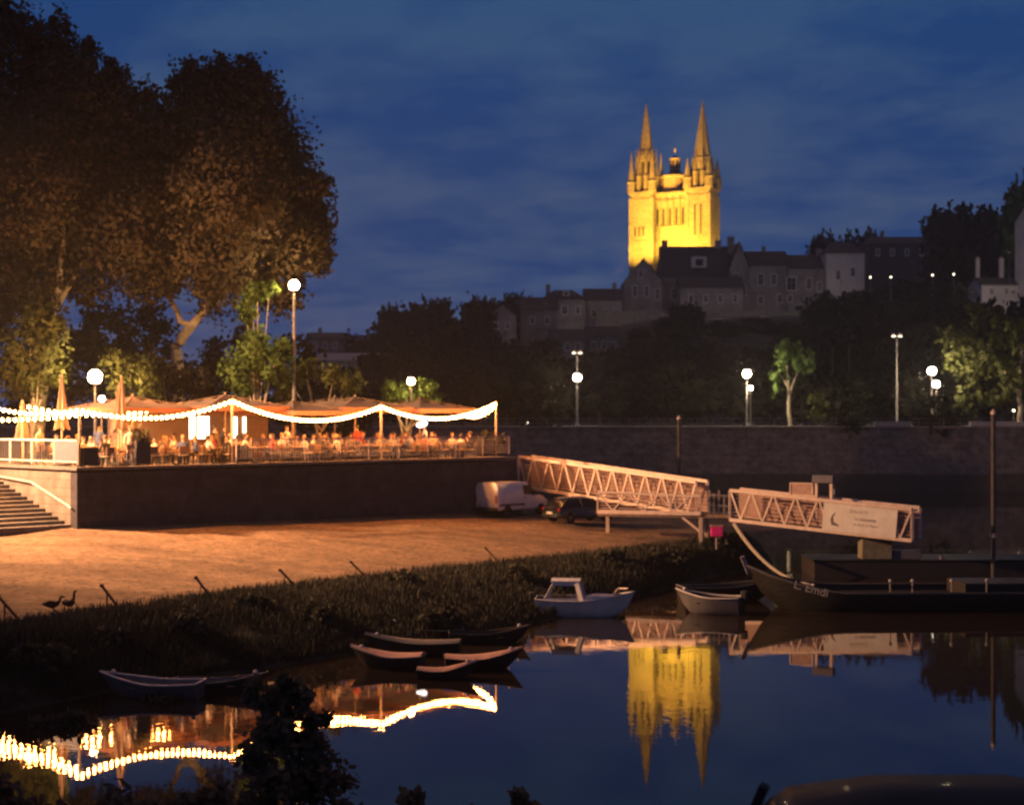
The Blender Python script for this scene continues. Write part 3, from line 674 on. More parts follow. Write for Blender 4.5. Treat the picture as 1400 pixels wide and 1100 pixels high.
def body(name, seated, arms, lean=0.0, turn=0.0, stride=0.0):
    J = {}; rad = {}; E = []
    hz = 0.52 if seated else 0.93
    def put(k, x, y, z, r_): J[k] = Vector((x, y, z)); rad[k] = r_
    put('pelvis', 0, 0, hz, (0.155, 0.115)); put('belly', 0, -lean * 0.3, hz + 0.17, (0.135, 0.105)); put('chest', 0, -lean * 0.75, hz + 0.37, (0.155, 0.115))
    put('neckb', 0, -lean, hz + 0.52, 0.065); put('neck', 0, -lean - 0.015, hz + 0.58, 0.052)
    put('jaw', 0.0, -lean - 0.035, hz + 0.645, (0.066, 0.078)); put('skull', 0.0, -lean - 0.02, hz + 0.74, (0.076, 0.094)); put('crown', 0, -lean - 0.01, hz + 0.80, (0.055, 0.07))
    E += [('pelvis', 'belly'), ('belly', 'chest'), ('chest', 'neckb'), ('neckb', 'neck'), ('neck', 'jaw'), ('jaw', 'skull'), ('skull', 'crown')]
    for s_, n_ in ((1, 'L'), (-1, 'R')):
        put('sh' + n_, s_ * 0.185, -lean, hz + 0.46, 0.062); E.append(('chest', 'sh' + n_))
        (ex, ey, ez), (wx, wy, wz), dv = arms[0 if n_ == 'L' else 1]
        put('elb' + n_, s_ * ex, ey - lean, hz + ez, 0.043); put('wrist' + n_, s_ * wx, wy - lean, hz + wz, 0.028)
        E += [('sh' + n_, 'elb' + n_), ('elb' + n_, 'wrist' + n_)]
        d_ = Vector((s_ * dv[0], dv[1], dv[2])).normalized(); sd = d_.cross(Vector((0, 0, 1)))
        sd = sd.normalized() if sd.length > 0.2 else Vector((0, 1, 0))
        hand(J, rad, E, J['wrist' + n_], J['wrist' + n_] + d_ * 0.05, d_, sd * s_, n_)
        put('hip' + n_, s_ * 0.095, 0, hz - 0.05, 0.095); E.append(('pelvis', 'hip' + n_))
        if seated:
            put('knee' + n_, s_ * 0.13, -0.44, hz - 0.02, 0.066); put('calf' + n_, s_ * 0.13, -0.43, hz - 0.2, 0.058); put('ank' + n_, s_ * 0.125, -0.42, 0.09, 0.04); put('toe' + n_, s_ * 0.135, -0.60, 0.04, (0.045, 0.032))
        else:
            st_ = stride * s_
            put('knee' + n_, s_ * 0.10, -st_ * 0.5 - 0.02, 0.50, 0.066); put('calf' + n_, s_ * 0.10, -st_ * 0.7 + 0.02, 0.34, 0.058); put('ank' + n_, s_ * 0.10, -st_ + 0.02, 0.09, 0.04); put('toe' + n_, s_ * 0.11, -st_ - 0.15, 0.04, (0.045, 0.032))
        E += [('hip' + n_, 'knee' + n_), ('knee' + n_, 'calf' + n_), ('calf' + n_, 'ank' + n_), ('ank' + n_, 'toe' + n_)]
    def pf(k, c):
        if k in ('jaw', 'skull', 'crown', 'neck') or k[0] == 'f' or k.startswith(('palm', 'th', 'wrist')): return 0
        if k.startswith('toe') or (k.startswith('ank') and c[2] < 0.09): return 3
        if k.startswith(('hip', 'knee', 'calf', 'ank')) or (k == 'pelvis' and c[2] < hz + 0.02): return 2
        return 1
    o = figure(name, J, rad, E, pf, None)
    # face: nose, eyes, mouth and ears set into the same mesh
    bm = bmesh.new(); bm.from_mesh(o.data); hy_, hzz = J['skull'].y, J['skull'].z
    def blob(c, sx, sy, sz, mi):
        r_ = bmesh.ops.create_icosphere(bm, subdivisions=1, radius=1, matrix=Matrix.Translation(c) @ Matrix.Diagonal((sx, sy, sz, 1)))
        fs_ = {f for v in r_['verts'] for f in v.link_faces}
        for f in fs_: f.material_index = mi; f.smooth = True
    blob((0, hy_ - 0.098, hzz - 0.035), 0.012, 0.02, 0.022, 0)
    for s_ in (1, -1): blob((s_ * 0.03, hy_ - 0.085, hzz - 0.012), 0.011, 0.008, 0.006, 4); blob((s_ * 0.078, hy_ + 0.0, hzz - 0.03), 0.01, 0.02, 0.03, 0)
    blob((0, hy_ - 0.092, hzz - 0.075), 0.022, 0.008, 0.005, 4)
    bm.to_mesh(o.data); bm.free()
    # hair cap
    b = MB(); c = J['skull']; vs = []; fs = []; n, m_ = 14, 6
    for i in range(m_ + 1):
        ph = math.pi * 0.62 * i / m_
        for k in range(n):
            a = 2 * math.pi * k / n; fr = 0.5 - 0.5 * math.sin(a); dz = math.cos(ph) * 0.105
            rr = math.sin(ph)
            x, y = math.cos(a) * rr * 0.086, math.sin(a) * rr * 0.106
            if i == m_: dz = lerp(-0.085, 0.035, fr ** 1.2) if math.sin(a) < 0.2 else -0.09
            vs.append((c.x + x, c.y + y + 0.008, c.z + dz + 0.005))
    for i in range(m_):
        for k in range(n): k2 = (k + 1) % n; fs.append((i * n + k, i * n + k2, (i + 1) * n + k2, (i + 1) * n + k))
    b.add(vs, fs); b.build('hair', M['hairb'], o, smooth=True)
    return o
REST = ((0.25, -0.05, 0.22), (0.16, -0.30, 0.20), (-0.3, -1, -0.05)); UP = ((0.24, -0.16, 0.24), (0.13, -0.22, 0.50), (-0.3, -0.1, 1)); DOWN = ((0.24, 0.03, 0.18), (0.26, -0.04, -0.07), (0, -0.15, -1)); FRONT = ((0.25, -0.02, 0.2), (0.2, -0.27, 0.26), (-0.2, -1, 0.2))
PROT = [body('person', True, (REST, REST), 0.08), body('person', True, (UP, REST), 0.04), body('person', True, (REST, UP), 0.14), body('person', False, (DOWN, DOWN), 0.02, stride=0.10), body('person', False, (FRONT, DOWN), 0.03, stride=0.16)]
PUSED = set()
def person(kind, loc, rz, shirt, hairm, legs, label, group, sc=1.0):
    p = PROT[kind]
    if kind not in PUSED: PUSED.add(kind); o = p
    else: o = dup(p)
    o.location = loc; o.rotation_euler = (0, 0, rz); o.scale = (sc, sc, sc)
    for sl_, m_ in ((1, SHM[shirt]), (2, legs)): o.material_slots[sl_].link = 'OBJECT'; o.material_slots[sl_].material = m_
    for k in CH.get(o.name, []): k.material_slots[0].link = 'OBJECT'; k.material_slots[0].material = hairm
    tag(o, label, 'person', group)
rr = random.Random(11)
def where(s_, t_):
    if s_ < 3.2: a = 'between the corner post and the dark planter' if t_ > -1 else ''
    elif s_ < 8.3: a = 'left of the kiosk light post'
    elif s_ < 12: a = 'right of the kiosk light post'
    elif s_ < 17.2: a = 'left of the mid terrace light post'
    elif s_ < 21: a = 'right of the mid terrace light post'
    else: a = 'near the last light post'
    return a + (', front row' if t_ < 2.9 else ', middle row' if t_ < 5.2 else ', back row')
def look(px): return px
usedt = usedc = False
tables = []
for row, t_ in enumerate((1.75, 4.0, 6.4)):
    s_ = 1.9 + 0.5 * row
    while s_ < 25.4:
        if not (row == 2 and 7 < s_ < 17): tables.append((s_ + rr.uniform(-0.15, 0.15), t_ + rr.uniform(-0.2, 0.2)))
        s_ += 2.15 if row < 2 else 2.6
pc = ['pale', 'dark', 'red', 'blue', 'beige', 'grey', 'brown', 'pale', 'beige']
for s_, t_ in tables:
    lab = 'round wooden cafe table ' + where(s_, t_)
    o = tb if not usedt else dup(tb); usedt = True
    o.location = T(s_, t_); o['label'] = lab; o['group'] = 'cafe tables on the terrace'
    k = rr.choice((2, 3, 3, 4)); a0 = rr.uniform(0, 6.28)
    for j in range(k):
        a = a0 + j * 6.283 / k + rr.uniform(-0.15, 0.15); d_ = 0.78
        c = T(s_, t_) + Vector((math.cos(a) * d_, math.sin(a) * d_, 0)); rz = a - math.pi / 2
        o = ch if not usedc else dup(ch); usedc = True
        o.location = c; o.rotation_euler = (0, 0, rz); o['label'] = 'wooden cafe chair ' + where(s_, t_); o['group'] = 'cafe chairs on the terrace'
        if rr.random() < 0.74:
            sh = rr.choice(pc)
            q = T(s_, t_) + Vector((math.cos(a) * (d_ - 0.03), math.sin(a) * (d_ - 0.03), -0.03))
            person(rr.choice((0, 1, 2)), q, rz, sh, M[rr.choice(('hairb', 'hairk', 'hairl'))], M[rr.choice(('jean', 'trous'))], f'person in {sh} top seated {where(s_, t_)}', 'people seated on the terrace', rr.uniform(0.94, 1.06))
for s_, t_, kd, sh, rz, lab in ((3.1, 0.95, 3, 'pale', 0.4, 'person in a pale top standing at the front edge near the dark planter'), (11.9, 7.4, 4, 'beige', 2.4, 'person in a beige top standing in front of the kiosk counter'),
        (12.6, 7.6, 3, 'dark', 2.2, 'person in dark clothes standing at the kiosk counter'), (13.0, 2.9, 4, 'pale', 1.0, 'person in a pale top walking between the tables at the swag of bulbs'),
        (17.6, 3.0, 3, 'red', 3.9, 'person in a red top standing right of the mid terrace post'), (22.2, 2.9, 4, 'pale', 5.2, 'person in a pale top standing below the oval lamp'),
        (1.0, 5.0, 3, 'beige', 1.2, 'person in a beige top standing behind the white railing'), (5.6, 7.8, 4, 'blue', 0.2, 'person in a blue top standing left of the kiosk')):
    person(kd, T(s_, t_), rz, sh, M['hairb'], M['jean'], lab, 'people standing on the terrace')
# ------------------------------------------------------------------ gangways
def gangway(name, label, a, c, ta, tc_, hh, wid, nb, extra=None):
    """near side from a to c (plan), top rail heights ta, tc_"""
    a3, c3 = Vector((a[0], a[1], ta)), Vector((c[0], c[1], tc_)); d = (c3 - a3); L = d.length
    hd = Vector((d.x, d.y, 0)).normalized(); back = Vector((-hd.y, hd.x, 0)) * wid
    t = thing(name, label, 'gangway', (a[0], a[1], ta - hh), group=None)
    dn = Vector((0, 0, -hh))
    for off, thick in ((Vector((0, 0, 0)), 1.0), (back, 0.9)):
        b = MB(); b.bar(a3 + off, c3 + off, 0.16, 0.16); b.build('top_rail', M['steel'], t, world=True, bevel=0.012)
        b = MB(); b.bar(a3 + off + dn, c3 + off + dn, 0.14, 0.17); b.build('bottom_chord', M['steel'], t, world=True, bevel=0.012)
        for k in range(nb):
            p0, p1, p2 = a3 + d * (k / nb) + off, a3 + d * ((k + 0.5) / nb) + off, a3 + d * ((k + 1) / nb) + off
            b = MB(); b.bar(p0 + Vector((0, 0, -0.06)) + d * (0.04 / nb), p1 + dn + Vector((0, 0, 0.06)), 0.075); b.bar(p1 + dn + Vector((0, 0, 0.06)), p2 + Vector((0, 0, -0.06)) - d * (0.04 / nb), 0.075)
            b.build('brace', M['steel'], t, world=True)
        b = MB(); i_ = Vector(back).normalized() * (0.10 if off.length < 0.1 else -0.1)
        for k in range(7):
            z_ = Vector((0, 0, -hh * (0.12 + 0.12 * k))); b.bar(a3 + off + z_ + i_, c3 + off + z_ + i_, 0.02, 0.035)
        b.build('rails', M['infill'], t, world=True)
        for p_ in (a3, c3): b = MB(); b.bar(p_ + off + dn, p_ + off, 0.11); b.build('end_post', M['steel'], t, world=True)
        b = MB(); q = back.normalized() * (0.05 if off.length < 0.1 else -0.05)
        b.add([a3 + off + dn + q, c3 + off + dn + q, c3 + off + dn * 0.62 + q, a3 + off + dn * 0.62 + q], [(0, 1, 2, 3)])
        if off.length > 0.1:
            b = MB(); b.add([a3 + off + dn + q, c3 + off + dn + q, c3 + off + dn * 0.12 + q, a3 + off + dn * 0.12 + q], [(0, 1, 2, 3)]); b.build('mesh_panel', M['infill'], t, world=True)
    b = MB(); m0, m1 = a3 + dn + back * 0.5, c3 + dn + back * 0.5; b.bar(m0 + Vector((0, 0, 0.03)), m1 + Vector((0, 0, 0.03)), wid - 0.2, 0.06); b.build('deck', M['plank'], t, world=True)
    b = MB()
    for k in range(nb + 1): p = a3 + d * (k / nb) + dn + Vector((0, 0, -0.06)); b.bar(p + back.normalized() * 0.08, p + back * 0.95, 0.08)
    b.build('crossbeams', M['steeld'], t, world=True)
    return t, a3, c3, d, back, dn
GA, GC = XY(709, 83.5), XY(952, 77.8)
gangway('gangway', 'long steel truss gangway sloping down from the terrace wall', GA, GC, P(709, 624, 83.5).z, P(952, 659, 77.8).z, 1.62, 1.4, 11)
HA, HC2 = XY(998, 73.5), XY(1247, 69.2)
g2, a3, c3, d3, back3, dn3 = gangway('gangway', 'short steel truss gangway with a white banner, reaching out to the pontoon', HA, HC2, P(1001, 670, 73.5).z, P(1247, 696, 69.2).z, 1.42, 1.4, 8)
# banner on the near side of the second gangway
ang = math.atan2(d3.y, d3.x); hl = math.hypot(d3.x, d3.y); slope = math.atan2(d3.z, hl)
def along(px0, px1):
    f = lambda px: (px - 998) / (1247 - 998)
    return f(px0), f(px1)
u0, u1 = along(1130, 1228); p0 = a3 + d3 * u0; p1 = a3 + d3 * u1; mid = (p0 + p1) / 2; bl = (p1 - p0).length
nrm = Vector((d3.y, -d3.x, 0)).normalized()
bn = thing('banner', 'white banner with a dark emblem and grey lettering on the gangway side', 'banner', tuple(mid + nrm * 0.12 + dn3 * 0.52), ang)
Rb = Matrix.Rotation(-slope, 3, 'Y')
b = MB(); b.box((0, 0, 0), (bl, 0.02, 1.30), Rb); b.build('board', M['white'], bn)
b = MB()
sail = [(-1.30, -0.36), (-0.92, -0.40), (-1.02, -0.30), (-1.20, -0.22), (-1.24, 0.0), (-1.12, 0.26), (-1.30, 0.10), (-1.36, -0.12)]
b.add([Rb @ Vector((x, -0.014, z)) for x, z in sail] + [Rb @ Vector((x, -0.011, z)) for x, z in sail], [tuple(range(8))] + [(i, (i + 1) % 8, 8 + (i + 1) % 8, 8 + i) for i in range(8)])
b.build('emblem', M['ink'], bn)
for body_, sz, x, z, m_ in (('BALADE', 0.24, -0.05, 0.36, M['inkp']), ('K ANGEVINE', 0.17, 0.30, 0.02, M['ink']), ('au fil de la Maine', 0.17, 0.30, -0.22, M['inkp'])):
    text('lettering', body_, sz, m_, bn, Rb @ Vector((x, -0.015, z)), (R(90), slope * 1.0 if False else 0, 0)).rotation_euler = (R(90), -slope * -1 if False else -(-slope) * -1, 0)
# portal and board on the gangway
def on_g(px, py, d): return P(px, py, d)
pt = thing('portal_frame', 'grey headed gate frame standing over the gangway beside the banner', 'gate frame', tuple(P(1125, 716, 71.6)), ang)
zb = P(1125, 716, 71.6).z; ztop = P(1125, 650, 71.6).z
for x in (-0.36, 0.36):
    b = MB(); b.bar((x, 0.15, 0), (x, 0.15, ztop - zb - 0.30), 0.13); b.build('post', M['steel'], pt)
b = MB(); b.box((0, 0.15, ztop - zb - 0.16), (1.0, 0.45, 0.36)); b.build('header', M['panel'], pt, bevel=0.02)
b = MB(); b.box((0.52, 0.1, ztop - zb - 0.75), (0.1, 0.16, 0.3)); b.build('bracket_box', M['panel'], pt)
sb = thing('notice_board', 'small blank beige notice board fixed above the gangway rail', 'board', tuple(P(1095, 676, 72.1)), ang)
b = MB(); b.box((0, 0.1, 0.27), (1.08, 0.05, 0.52)); b.build('board', M['infill'], sb)
b = MB()
for q0, q1 in (((-.55, .06, 0), (-.55, .06, .55)), ((.55, .06, 0), (.55, .06, .55)), ((-.55, .06, .54), (.55, .06, .54))): b.bar(q0, q1, 0.05)
b.build('frame', M['steel'], sb)
# landing between the gangways
LA, LC = P(817, 672, 76.6), P(958, 678, 75.2); lz = 2.63; LCx = P(1000, 680, 74.9)
ld = thing('landing_stage', 'steel landing stage with its own braced railing between the two gangways', 'landing stage', (LA.x, LA.y, lz))
dl = LC - LA; bk = Vector((-dl.y, dl.x, 0)).normalized()
dk = [LA, LCx, LCx + bk * 2.2, LA + bk * 1.5]
b = MB(); b.prism([(p.x, p.y) for p in dk], lz - 0.16, lz); b.build('deck', M['plank'], ld, world=True)
b = MB(); b.bar(LA, LC, 0.11); b.build('top_rail', M['steel'], ld, world=True)
b = MB(); b.bar(Vector((LA.x, LA.y, lz + 0.06)), Vector((LC.x, LC.y, lz + 0.06)), 0.13, 0.2); b.build('bottom_rail', M['steel'], ld, world=True)
for k in range(3):
    q0, q1, q2 = (LA + dl * x for x in (k / 3.35, (k + .5) / 3.35, (k + 1) / 3.35)); 
    b = MB(); b.bar(q0, Vector((q1.x, q1.y, lz + .12)), 0.07); b.bar(Vector((q1.x, q1.y, lz + .12)), q2, 0.07); b.build('brace', M['steel'], ld, world=True)
for u_ in (0.0, 0.715, 0.76, 1.0):
    p = LA + dl * u_; b = MB(); b.bar((p.x, p.y, lz), (p.x, p.y, p.z), 0.08); b.build('post', M['steel'], ld, world=True)
b = MB(); q = bk * 0.05
for k in range(6): z_ = lz + 0.25 + k * 0.14; b.bar(Vector((LA.x, LA.y, z_)) + q, Vector((LC.x, LC.y, z_)) + q, 0.015, 0.05)
b.build('rails', M['infill'], ld, world=True)
for px_, tp_ in ((970, 670), (976, 674), (983, 670), (990, 676), (997, 672)):
    p = P(px_, tp_, 75.6); b = MB(); b.bar((p.x, p.y, lz), p, 0.09); b.build('post', M['steeld'], ld, world=True)
pL, pR = P(968, 676, 75.6), P(998, 678, 75.4); b = MB(); b.bar(pL, pR, 0.06); b.bar(pL - Vector((0, 0, .5)), pR - Vector((0, 0, .5)), 0.05); b.build('gate_rail', M['steeld'], ld, world=True)
for p, zz in ((LC, gz(LC.x, LC.y)), (LA + bk * 1.2 + dl * 0.05, gz(LA.x, LA.y)), (LC + bk * 1.9, gz(LC.x, LC.y + 2))):
    b = MB(); b.bar((p.x, p.y, zz - 0.4), (p.x, p.y, lz - 0.16), 0.16); b.build('leg', M['steel'], ld, world=True)
b = MB(); p = LC - dl.normalized() * 0.9; b.bar((p.x, p.y, lz - 0.16), (LC.x, LC.y, lz - 0.85), 0.11); b.build('knee_brace', M['steel'], ld, world=True)
mg = P(980, 737, 74.0); mz_ = gz(mg.x, mg.y)
mb_ = thing('lifebuoy_box', 'magenta box on a short post below the landing stage', 'box', (mg.x, mg.y, mz_))
b = MB(); b.tube([(0, 0.1, -0.2), (0, 0.1, 0.4)], 0.05, 8); b.build('post', M['steeld'], mb_)
zt_ = P(980, 719, 74.0).z - mz_
b = MB(); b.box((0, 0, zt_ - 0.26), (0.58, 0.2, 0.5)); b.build('box', M['magenta'], mb_, bevel=0.04)
b = MB(); b.box((0, 0.01, zt_ + 0.02), (0.64, 0.26, 0.05)); b.build('lid', M['infill'], mb_, bevel=0.01)
# ------------------------------------------------------------------ pontoon, piles
pn = thing('pontoon', 'long dark floating pontoon below the end of the banner gangway', 'pontoon', (16.0, 69.5, 0))
b = MB(); b.box((12.0, 2.6, 0.28), (28, 3.0, 0.95)); b.build('hull', M['hulld'], pn, bevel=0.04)
b = MB(); b.box((12.0, 2.6, 0.79), (28.1, 3.1, 0.07)); b.build('deck', M['bargew'], pn)
for x in (4, 10, 16, 22):
    b = MB(); b.tube([(x, 1.4, 0.8), (x, 1.4, 1.05)], 0.07, 8); b.build('bollard', M['steeld'], pn)
eb = thing('equipment_box', 'olive metal equipment box on the pontoon under the white banner', 'box', (P(1201, 770, 70.5).x, 71.2, .83))
b = MB(); b.box((0, 0, .52), (1.4, .9, 1.04)); b.build('box', M['olive'], eb, bevel=.03)
b = MB(); b.box((0, 0, 1.07), (1.5, 1.0, .06)); b.build('lid', M['olive'], eb)
b = MB(); b.box((1.45, 0, .2), (1.3, .7, .4)); b.build('side_locker', M['panel'], eb, bevel=.02)
for px_, pt_, d_, r_, lab in ((1358, 558, 70.0, 0.10, 'thick grey mooring pile rising beyond the pontoon at right'), (928, 567, 95.0, 0.11, 'slim mooring pile rising behind the gangway')):
    p = P(px_, pt_, d_); t = thing('mooring_pile', lab, 'mooring pile', (p.x, p.y, -2.2), group='mooring piles in the river')
    b = MB(); b.tube([(0, 0, 0), (0, 0, p.z + 2.2 - 0.25)], r_, 10); b.build('pile', M['pile'], t, smooth=True)
    b = MB(); b.lathe([(r_ * 1.2, 0), (r_ * 1.2, 0.08), (0.02, 0.25)], (0, 0, p.z + 2.2 - 0.27), 10); b.build('cap', M['steel'], t)
    b = MB(); b.lathe([(r_ * 1.9, 0), (r_ * 1.9, 0.18)], (0, 0, 2.2 + 1.9), 10); b.build('guide_ring', M['steeld'], t)
# ------------------------------------------------------------------ stakes and ducks on the quay edge
stk = []
for k, (bx, by, tx, ty) in enumerate(((28, 850, -2, 815), (165, 834, 139, 800), (291, 820, 268, 789), (407, 804, 383, 779), (506, 794, 480, 768), (685, 771, 664, 749))):
    p = Q(bx, by); tp_ = P(tx, ty, p.y + 0.15)
    lab = ['rusty leaning stake with a prop at the left edge of the photo', 'rusty leaning stake with a prop just right of the two ducks', 'rusty leaning stake third from the left along the quay edge', 'rusty leaning stake fourth from the left along the quay edge', 'rusty leaning stake fifth from the left along the quay edge', 'rusty leaning stake farthest right on the quay edge below the van'][k]
    t = thing('mooring_stake', lab, 'stake', tuple(p), group='leaning stakes along the quay edge')
    b = MB(); dv = tp_ - p; b.bar(p - dv * 0.15, tp_, 0.065); b.build('bar', M['rust'], t, world=True)
    m_ = p + dv * 0.72; b = MB(); b.bar((m_.x - 0.02, m_.y + 0.05, gz(m_.x, m_.y) - 0.1), m_, 0.045 if k < 2 else 0.03); b.build('prop', M['rust'], t, world=True)
    b = MB(); b.box(tp_, (0.11, 0.11, 0.09)); b.build('head', M['rust'], t, world=True)
def duck(loc, rz, up, label):
    pts = {'tail': ((-0.24, 0, 0.17), 0.02), 'rump': ((-0.14, 0, 0.15), 0.06), 'mid': ((0.0, 0, 0.145), 0.085), 'breast': ((0.11, 0, 0.165), 0.065), 'neck': ((0.16, 0, 0.24 + up * 0.5), 0.03), 'nape': ((0.165, 0, 0.31 + up), 0.03), 'head': ((0.19, 0, 0.345 + up), 0.034), 'bill': ((0.25, 0, 0.33 + up), 0.014), 'tip': ((0.28, 0, 0.325 + up), 0.009)}
    ks = list(pts); E = list(zip(ks[:-1], ks[1:]))
    for s_ in (1, -1):
        pts[f'l{s_}'] = ((0.01, s_ * 0.045, 0.07), 0.014); pts[f'k{s_}'] = ((0.02, s_ * 0.045, 0.012), 0.010); pts[f't{s_}'] = ((0.07, s_ * 0.055, 0.008), 0.016)
        E += [('mid', f'l{s_}'), (f'l{s_}', f'k{s_}'), (f'k{s_}', f't{s_}')]
    ks = list(pts); me = bpy.data.meshes.new('duck'); me.from_pydata([pts[k][0] for k in ks], [(ks.index(a), ks.index(c)) for a, c in E], [])
    o = bpy.data.objects.new('duck', me); COL.objects.link(o); md = o.modifiers.new('s', 'SKIN'); md.use_smooth_shade = True
    for i, k in enumerate(ks): me.skin_vertices[0].data[i].radius = (pts[k][1],) * 2; me.skin_vertices[0].data[i].use_root = (k == 'mid')
    sb_ = o.modifiers.new('u', 'SUBSURF'); sb_.levels = 2; sb_.render_levels = 2
    nm = bpy.data.meshes.new_from_object(o.evaluated_get(bpy.context.evaluated_depsgraph_get())); o.modifiers.clear(); o.data = nm; nm.materials.append(M['duck'])
    o.location = loc; o.rotation_euler = (0, 0, rz); tag(o, label, 'duck', 'ducks on the quay')
    for s_ in (1, -1):
        b = MB(); b.ball((-0.04, s_ * 0.078, 0.165), 0.1, 10, 6, (1.5, 0.22, 0.62)); b.build('wing', M['duck'], o, smooth=True)
    o.scale = (1.35,) * 3
    return o
duck(Q(72, 836), R(15), -0.02, 'brown duck crouching low on the quay edge, left of its upright neighbour')
duck(Q(95, 834), R(68), 0.06, 'brown duck standing upright on the quay edge')
# ------------------------------------------------------------------ vehicles (x forward, z up, origin on the ground)
def ring(x, w, z0, z1, rb=0.08, rt=0.12, tum=0.0):
    wt_ = w - tum
    return [Vector(p) for p in ((x, -w + rb, z0), (x, -w, z0 + rb), (x, -w, lerp(z0, z1, .5)), (x, -wt_, z1 - rt), (x, -wt_ + rt, z1), (x, 0, z1 + 0.02), (x, wt_ - rt, z1), (x, wt_, z1 - rt), (x, w, lerp(z0, z1, .5)), (x, w, z0 + rb), (x, w - rb, z0))]
def wheel(t, x, y, r_):
    s_ = 1 if y > 0 else -1
    b = MB(); prof = [(r_ * .62, -.1), (r_ * .95, -.1), (r_, -.07), (r_, .07), (r_ * .95, .1), (r_ * .62, .1)]
    b.lathe(prof, (0, 0, 0), 20); wv = b.build('wheel', M['tyre'], t, smooth=True); wv.location = (x, y, r_); wv.rotation_euler = (R(90), 0, 0)
    b = MB(); b.lathe([(r_ * .62, -.06), (r_ * .60, .085), (r_ * .2, .07)], (0, 0, 0), 20)
    for k in range(5):
        a = k * 1.2566; b.bar((0, 0, .09), (r_ * .58 * math.cos(a), r_ * .58 * math.sin(a), .09), 0.06, 0.02)
    rm = b.build('rim', M['rim'], wv, smooth=True)
    rm.rotation_euler = (0, 0, 0) if s_ < 0 else (R(180), 0, 0)
def quad_on(t, name, pts, m_, th=0.012, n=None):
    pts = [Vector(p) for p in pts]; nn = (pts[1] - pts[0]).cross(pts[3] - pts[0]).normalized()
    if n is not None and nn.dot(Vector(n)) < 0: nn = -nn
    k = len(pts); b = MB(); b.add([p + nn * th for p in pts] + [p - nn * 0.02 for p in pts], [tuple(range(k)), tuple(range(2 * k - 1, k - 1, -1))] + [(i, (i + 1) % k, k + (i + 1) % k, k + i) for i in range(k)])
    return b.build(name, m_, t)
def make_van(label, loc, rz):
    t = thing('van', label, 'van', loc, rz)
    L, w = 4.2, 0.87
    secs = [ring(0.02, w - .05, .42, 1.64, .1, .14, .06), ring(0.10, w, .34, 1.76, .08, .16, .07), ring(1.2, w, .32, 1.80, .08, .16, .07), ring(2.15, w, .32, 1.79, .08, .16, .07),
            ring(2.5, w, .32, 1.74, .08, .16, .10), ring(3.12, w, .32, 1.14, .08, .14, .07), ring(3.85, w - .03, .34, .98, .1, .16, .10), ring(4.12, w - .14, .38, .78, .12, .16, .1), ring(4.2, w - .24, .44, .66, .06, .06, .04)]
    b = MB(); b.loft(secs); b.build('body', M['vanw'], t, smooth=True)
    for y in (-1, 1):
        quad_on(t, 'side_window', [(2.02, y * (w - .005), 1.13), (2.92, y * (w - .01), 1.13), (2.45, y * (w - .06), 1.62), (2.02, y * (w - .05), 1.62)], M['glass'], .015, (0, y, 0))
        quad_on(t, 'door_seam', [(1.92, y * (w + .0), .45), (1.935, y * (w + .0), .45), (1.935, y * (w - .05), 1.6), (1.92, y * (w - .05), 1.6)], M['plastic'], .006, (0, y, 0))
        b = MB(); b.box((2.86, y * (w + .09), 1.16), (.12, .17, .2)); b.build('mirror', M['plastic'], t, bevel=.03)
        b = MB(); b.box((2.05, y * (w + .015), .98), (.16, .03, .04)); b.build('handle', M['plastic'], t)
        b = MB(); b.box((1.1, y * (w + .008), .62), (1.9, .03, .09)); b.build('rub_strip', M['plastic'], t)
        quad_on(t, 'tail_light', [(.03, y * (w - .19), .72), (.03, y * (w - .06), .72), (.03, y * (w - .09), 1.14), (.03, y * (w - .18), 1.14)], M['redlens'], .03, (-1, 0, 0))
        b = MB(); b.ball((4.02, y * .58, .72), .15, 10, 6, (.7, 1, .7)); b.build('headlight', M['lens'], t, smooth=True)
    quad_on(t, 'windscreen', [(3.06, -.7, 1.19), (3.06, .7, 1.19), (2.58, .62, 1.70), (2.58, -.62, 1.70)], M['glass'], .03, (1, 0, .5))
    quad_on(t, 'rear_seam', [(.02, -.006, .5), (.02, .006, .5), (.02, .006, 1.62), (.02, -.006, 1.62)], M['plastic'], .006, (-1, 0, 0))
    quad_on(t, 'number_plate', [(.02, -.26, .62), (.02, .26, .62), (.02, .26, .74), (.02, -.26, .74)], M['white'], .012, (-1, 0, 0))
    b = MB(); b.box((-.0, 0, .40), (.16, 1.62, .18)); b.build('rear_bumper', M['plastic'], t, bevel=.04)
    b = MB(); b.box((4.1, 0, .42), (.24, 1.46, .2)); b.build('front_bumper', M['plastic'], t, bevel=.05)
    for x in (.75, 3.35):
        for y in (-1, 1): wheel(t, x, y * (w - .09), .31)
    return t
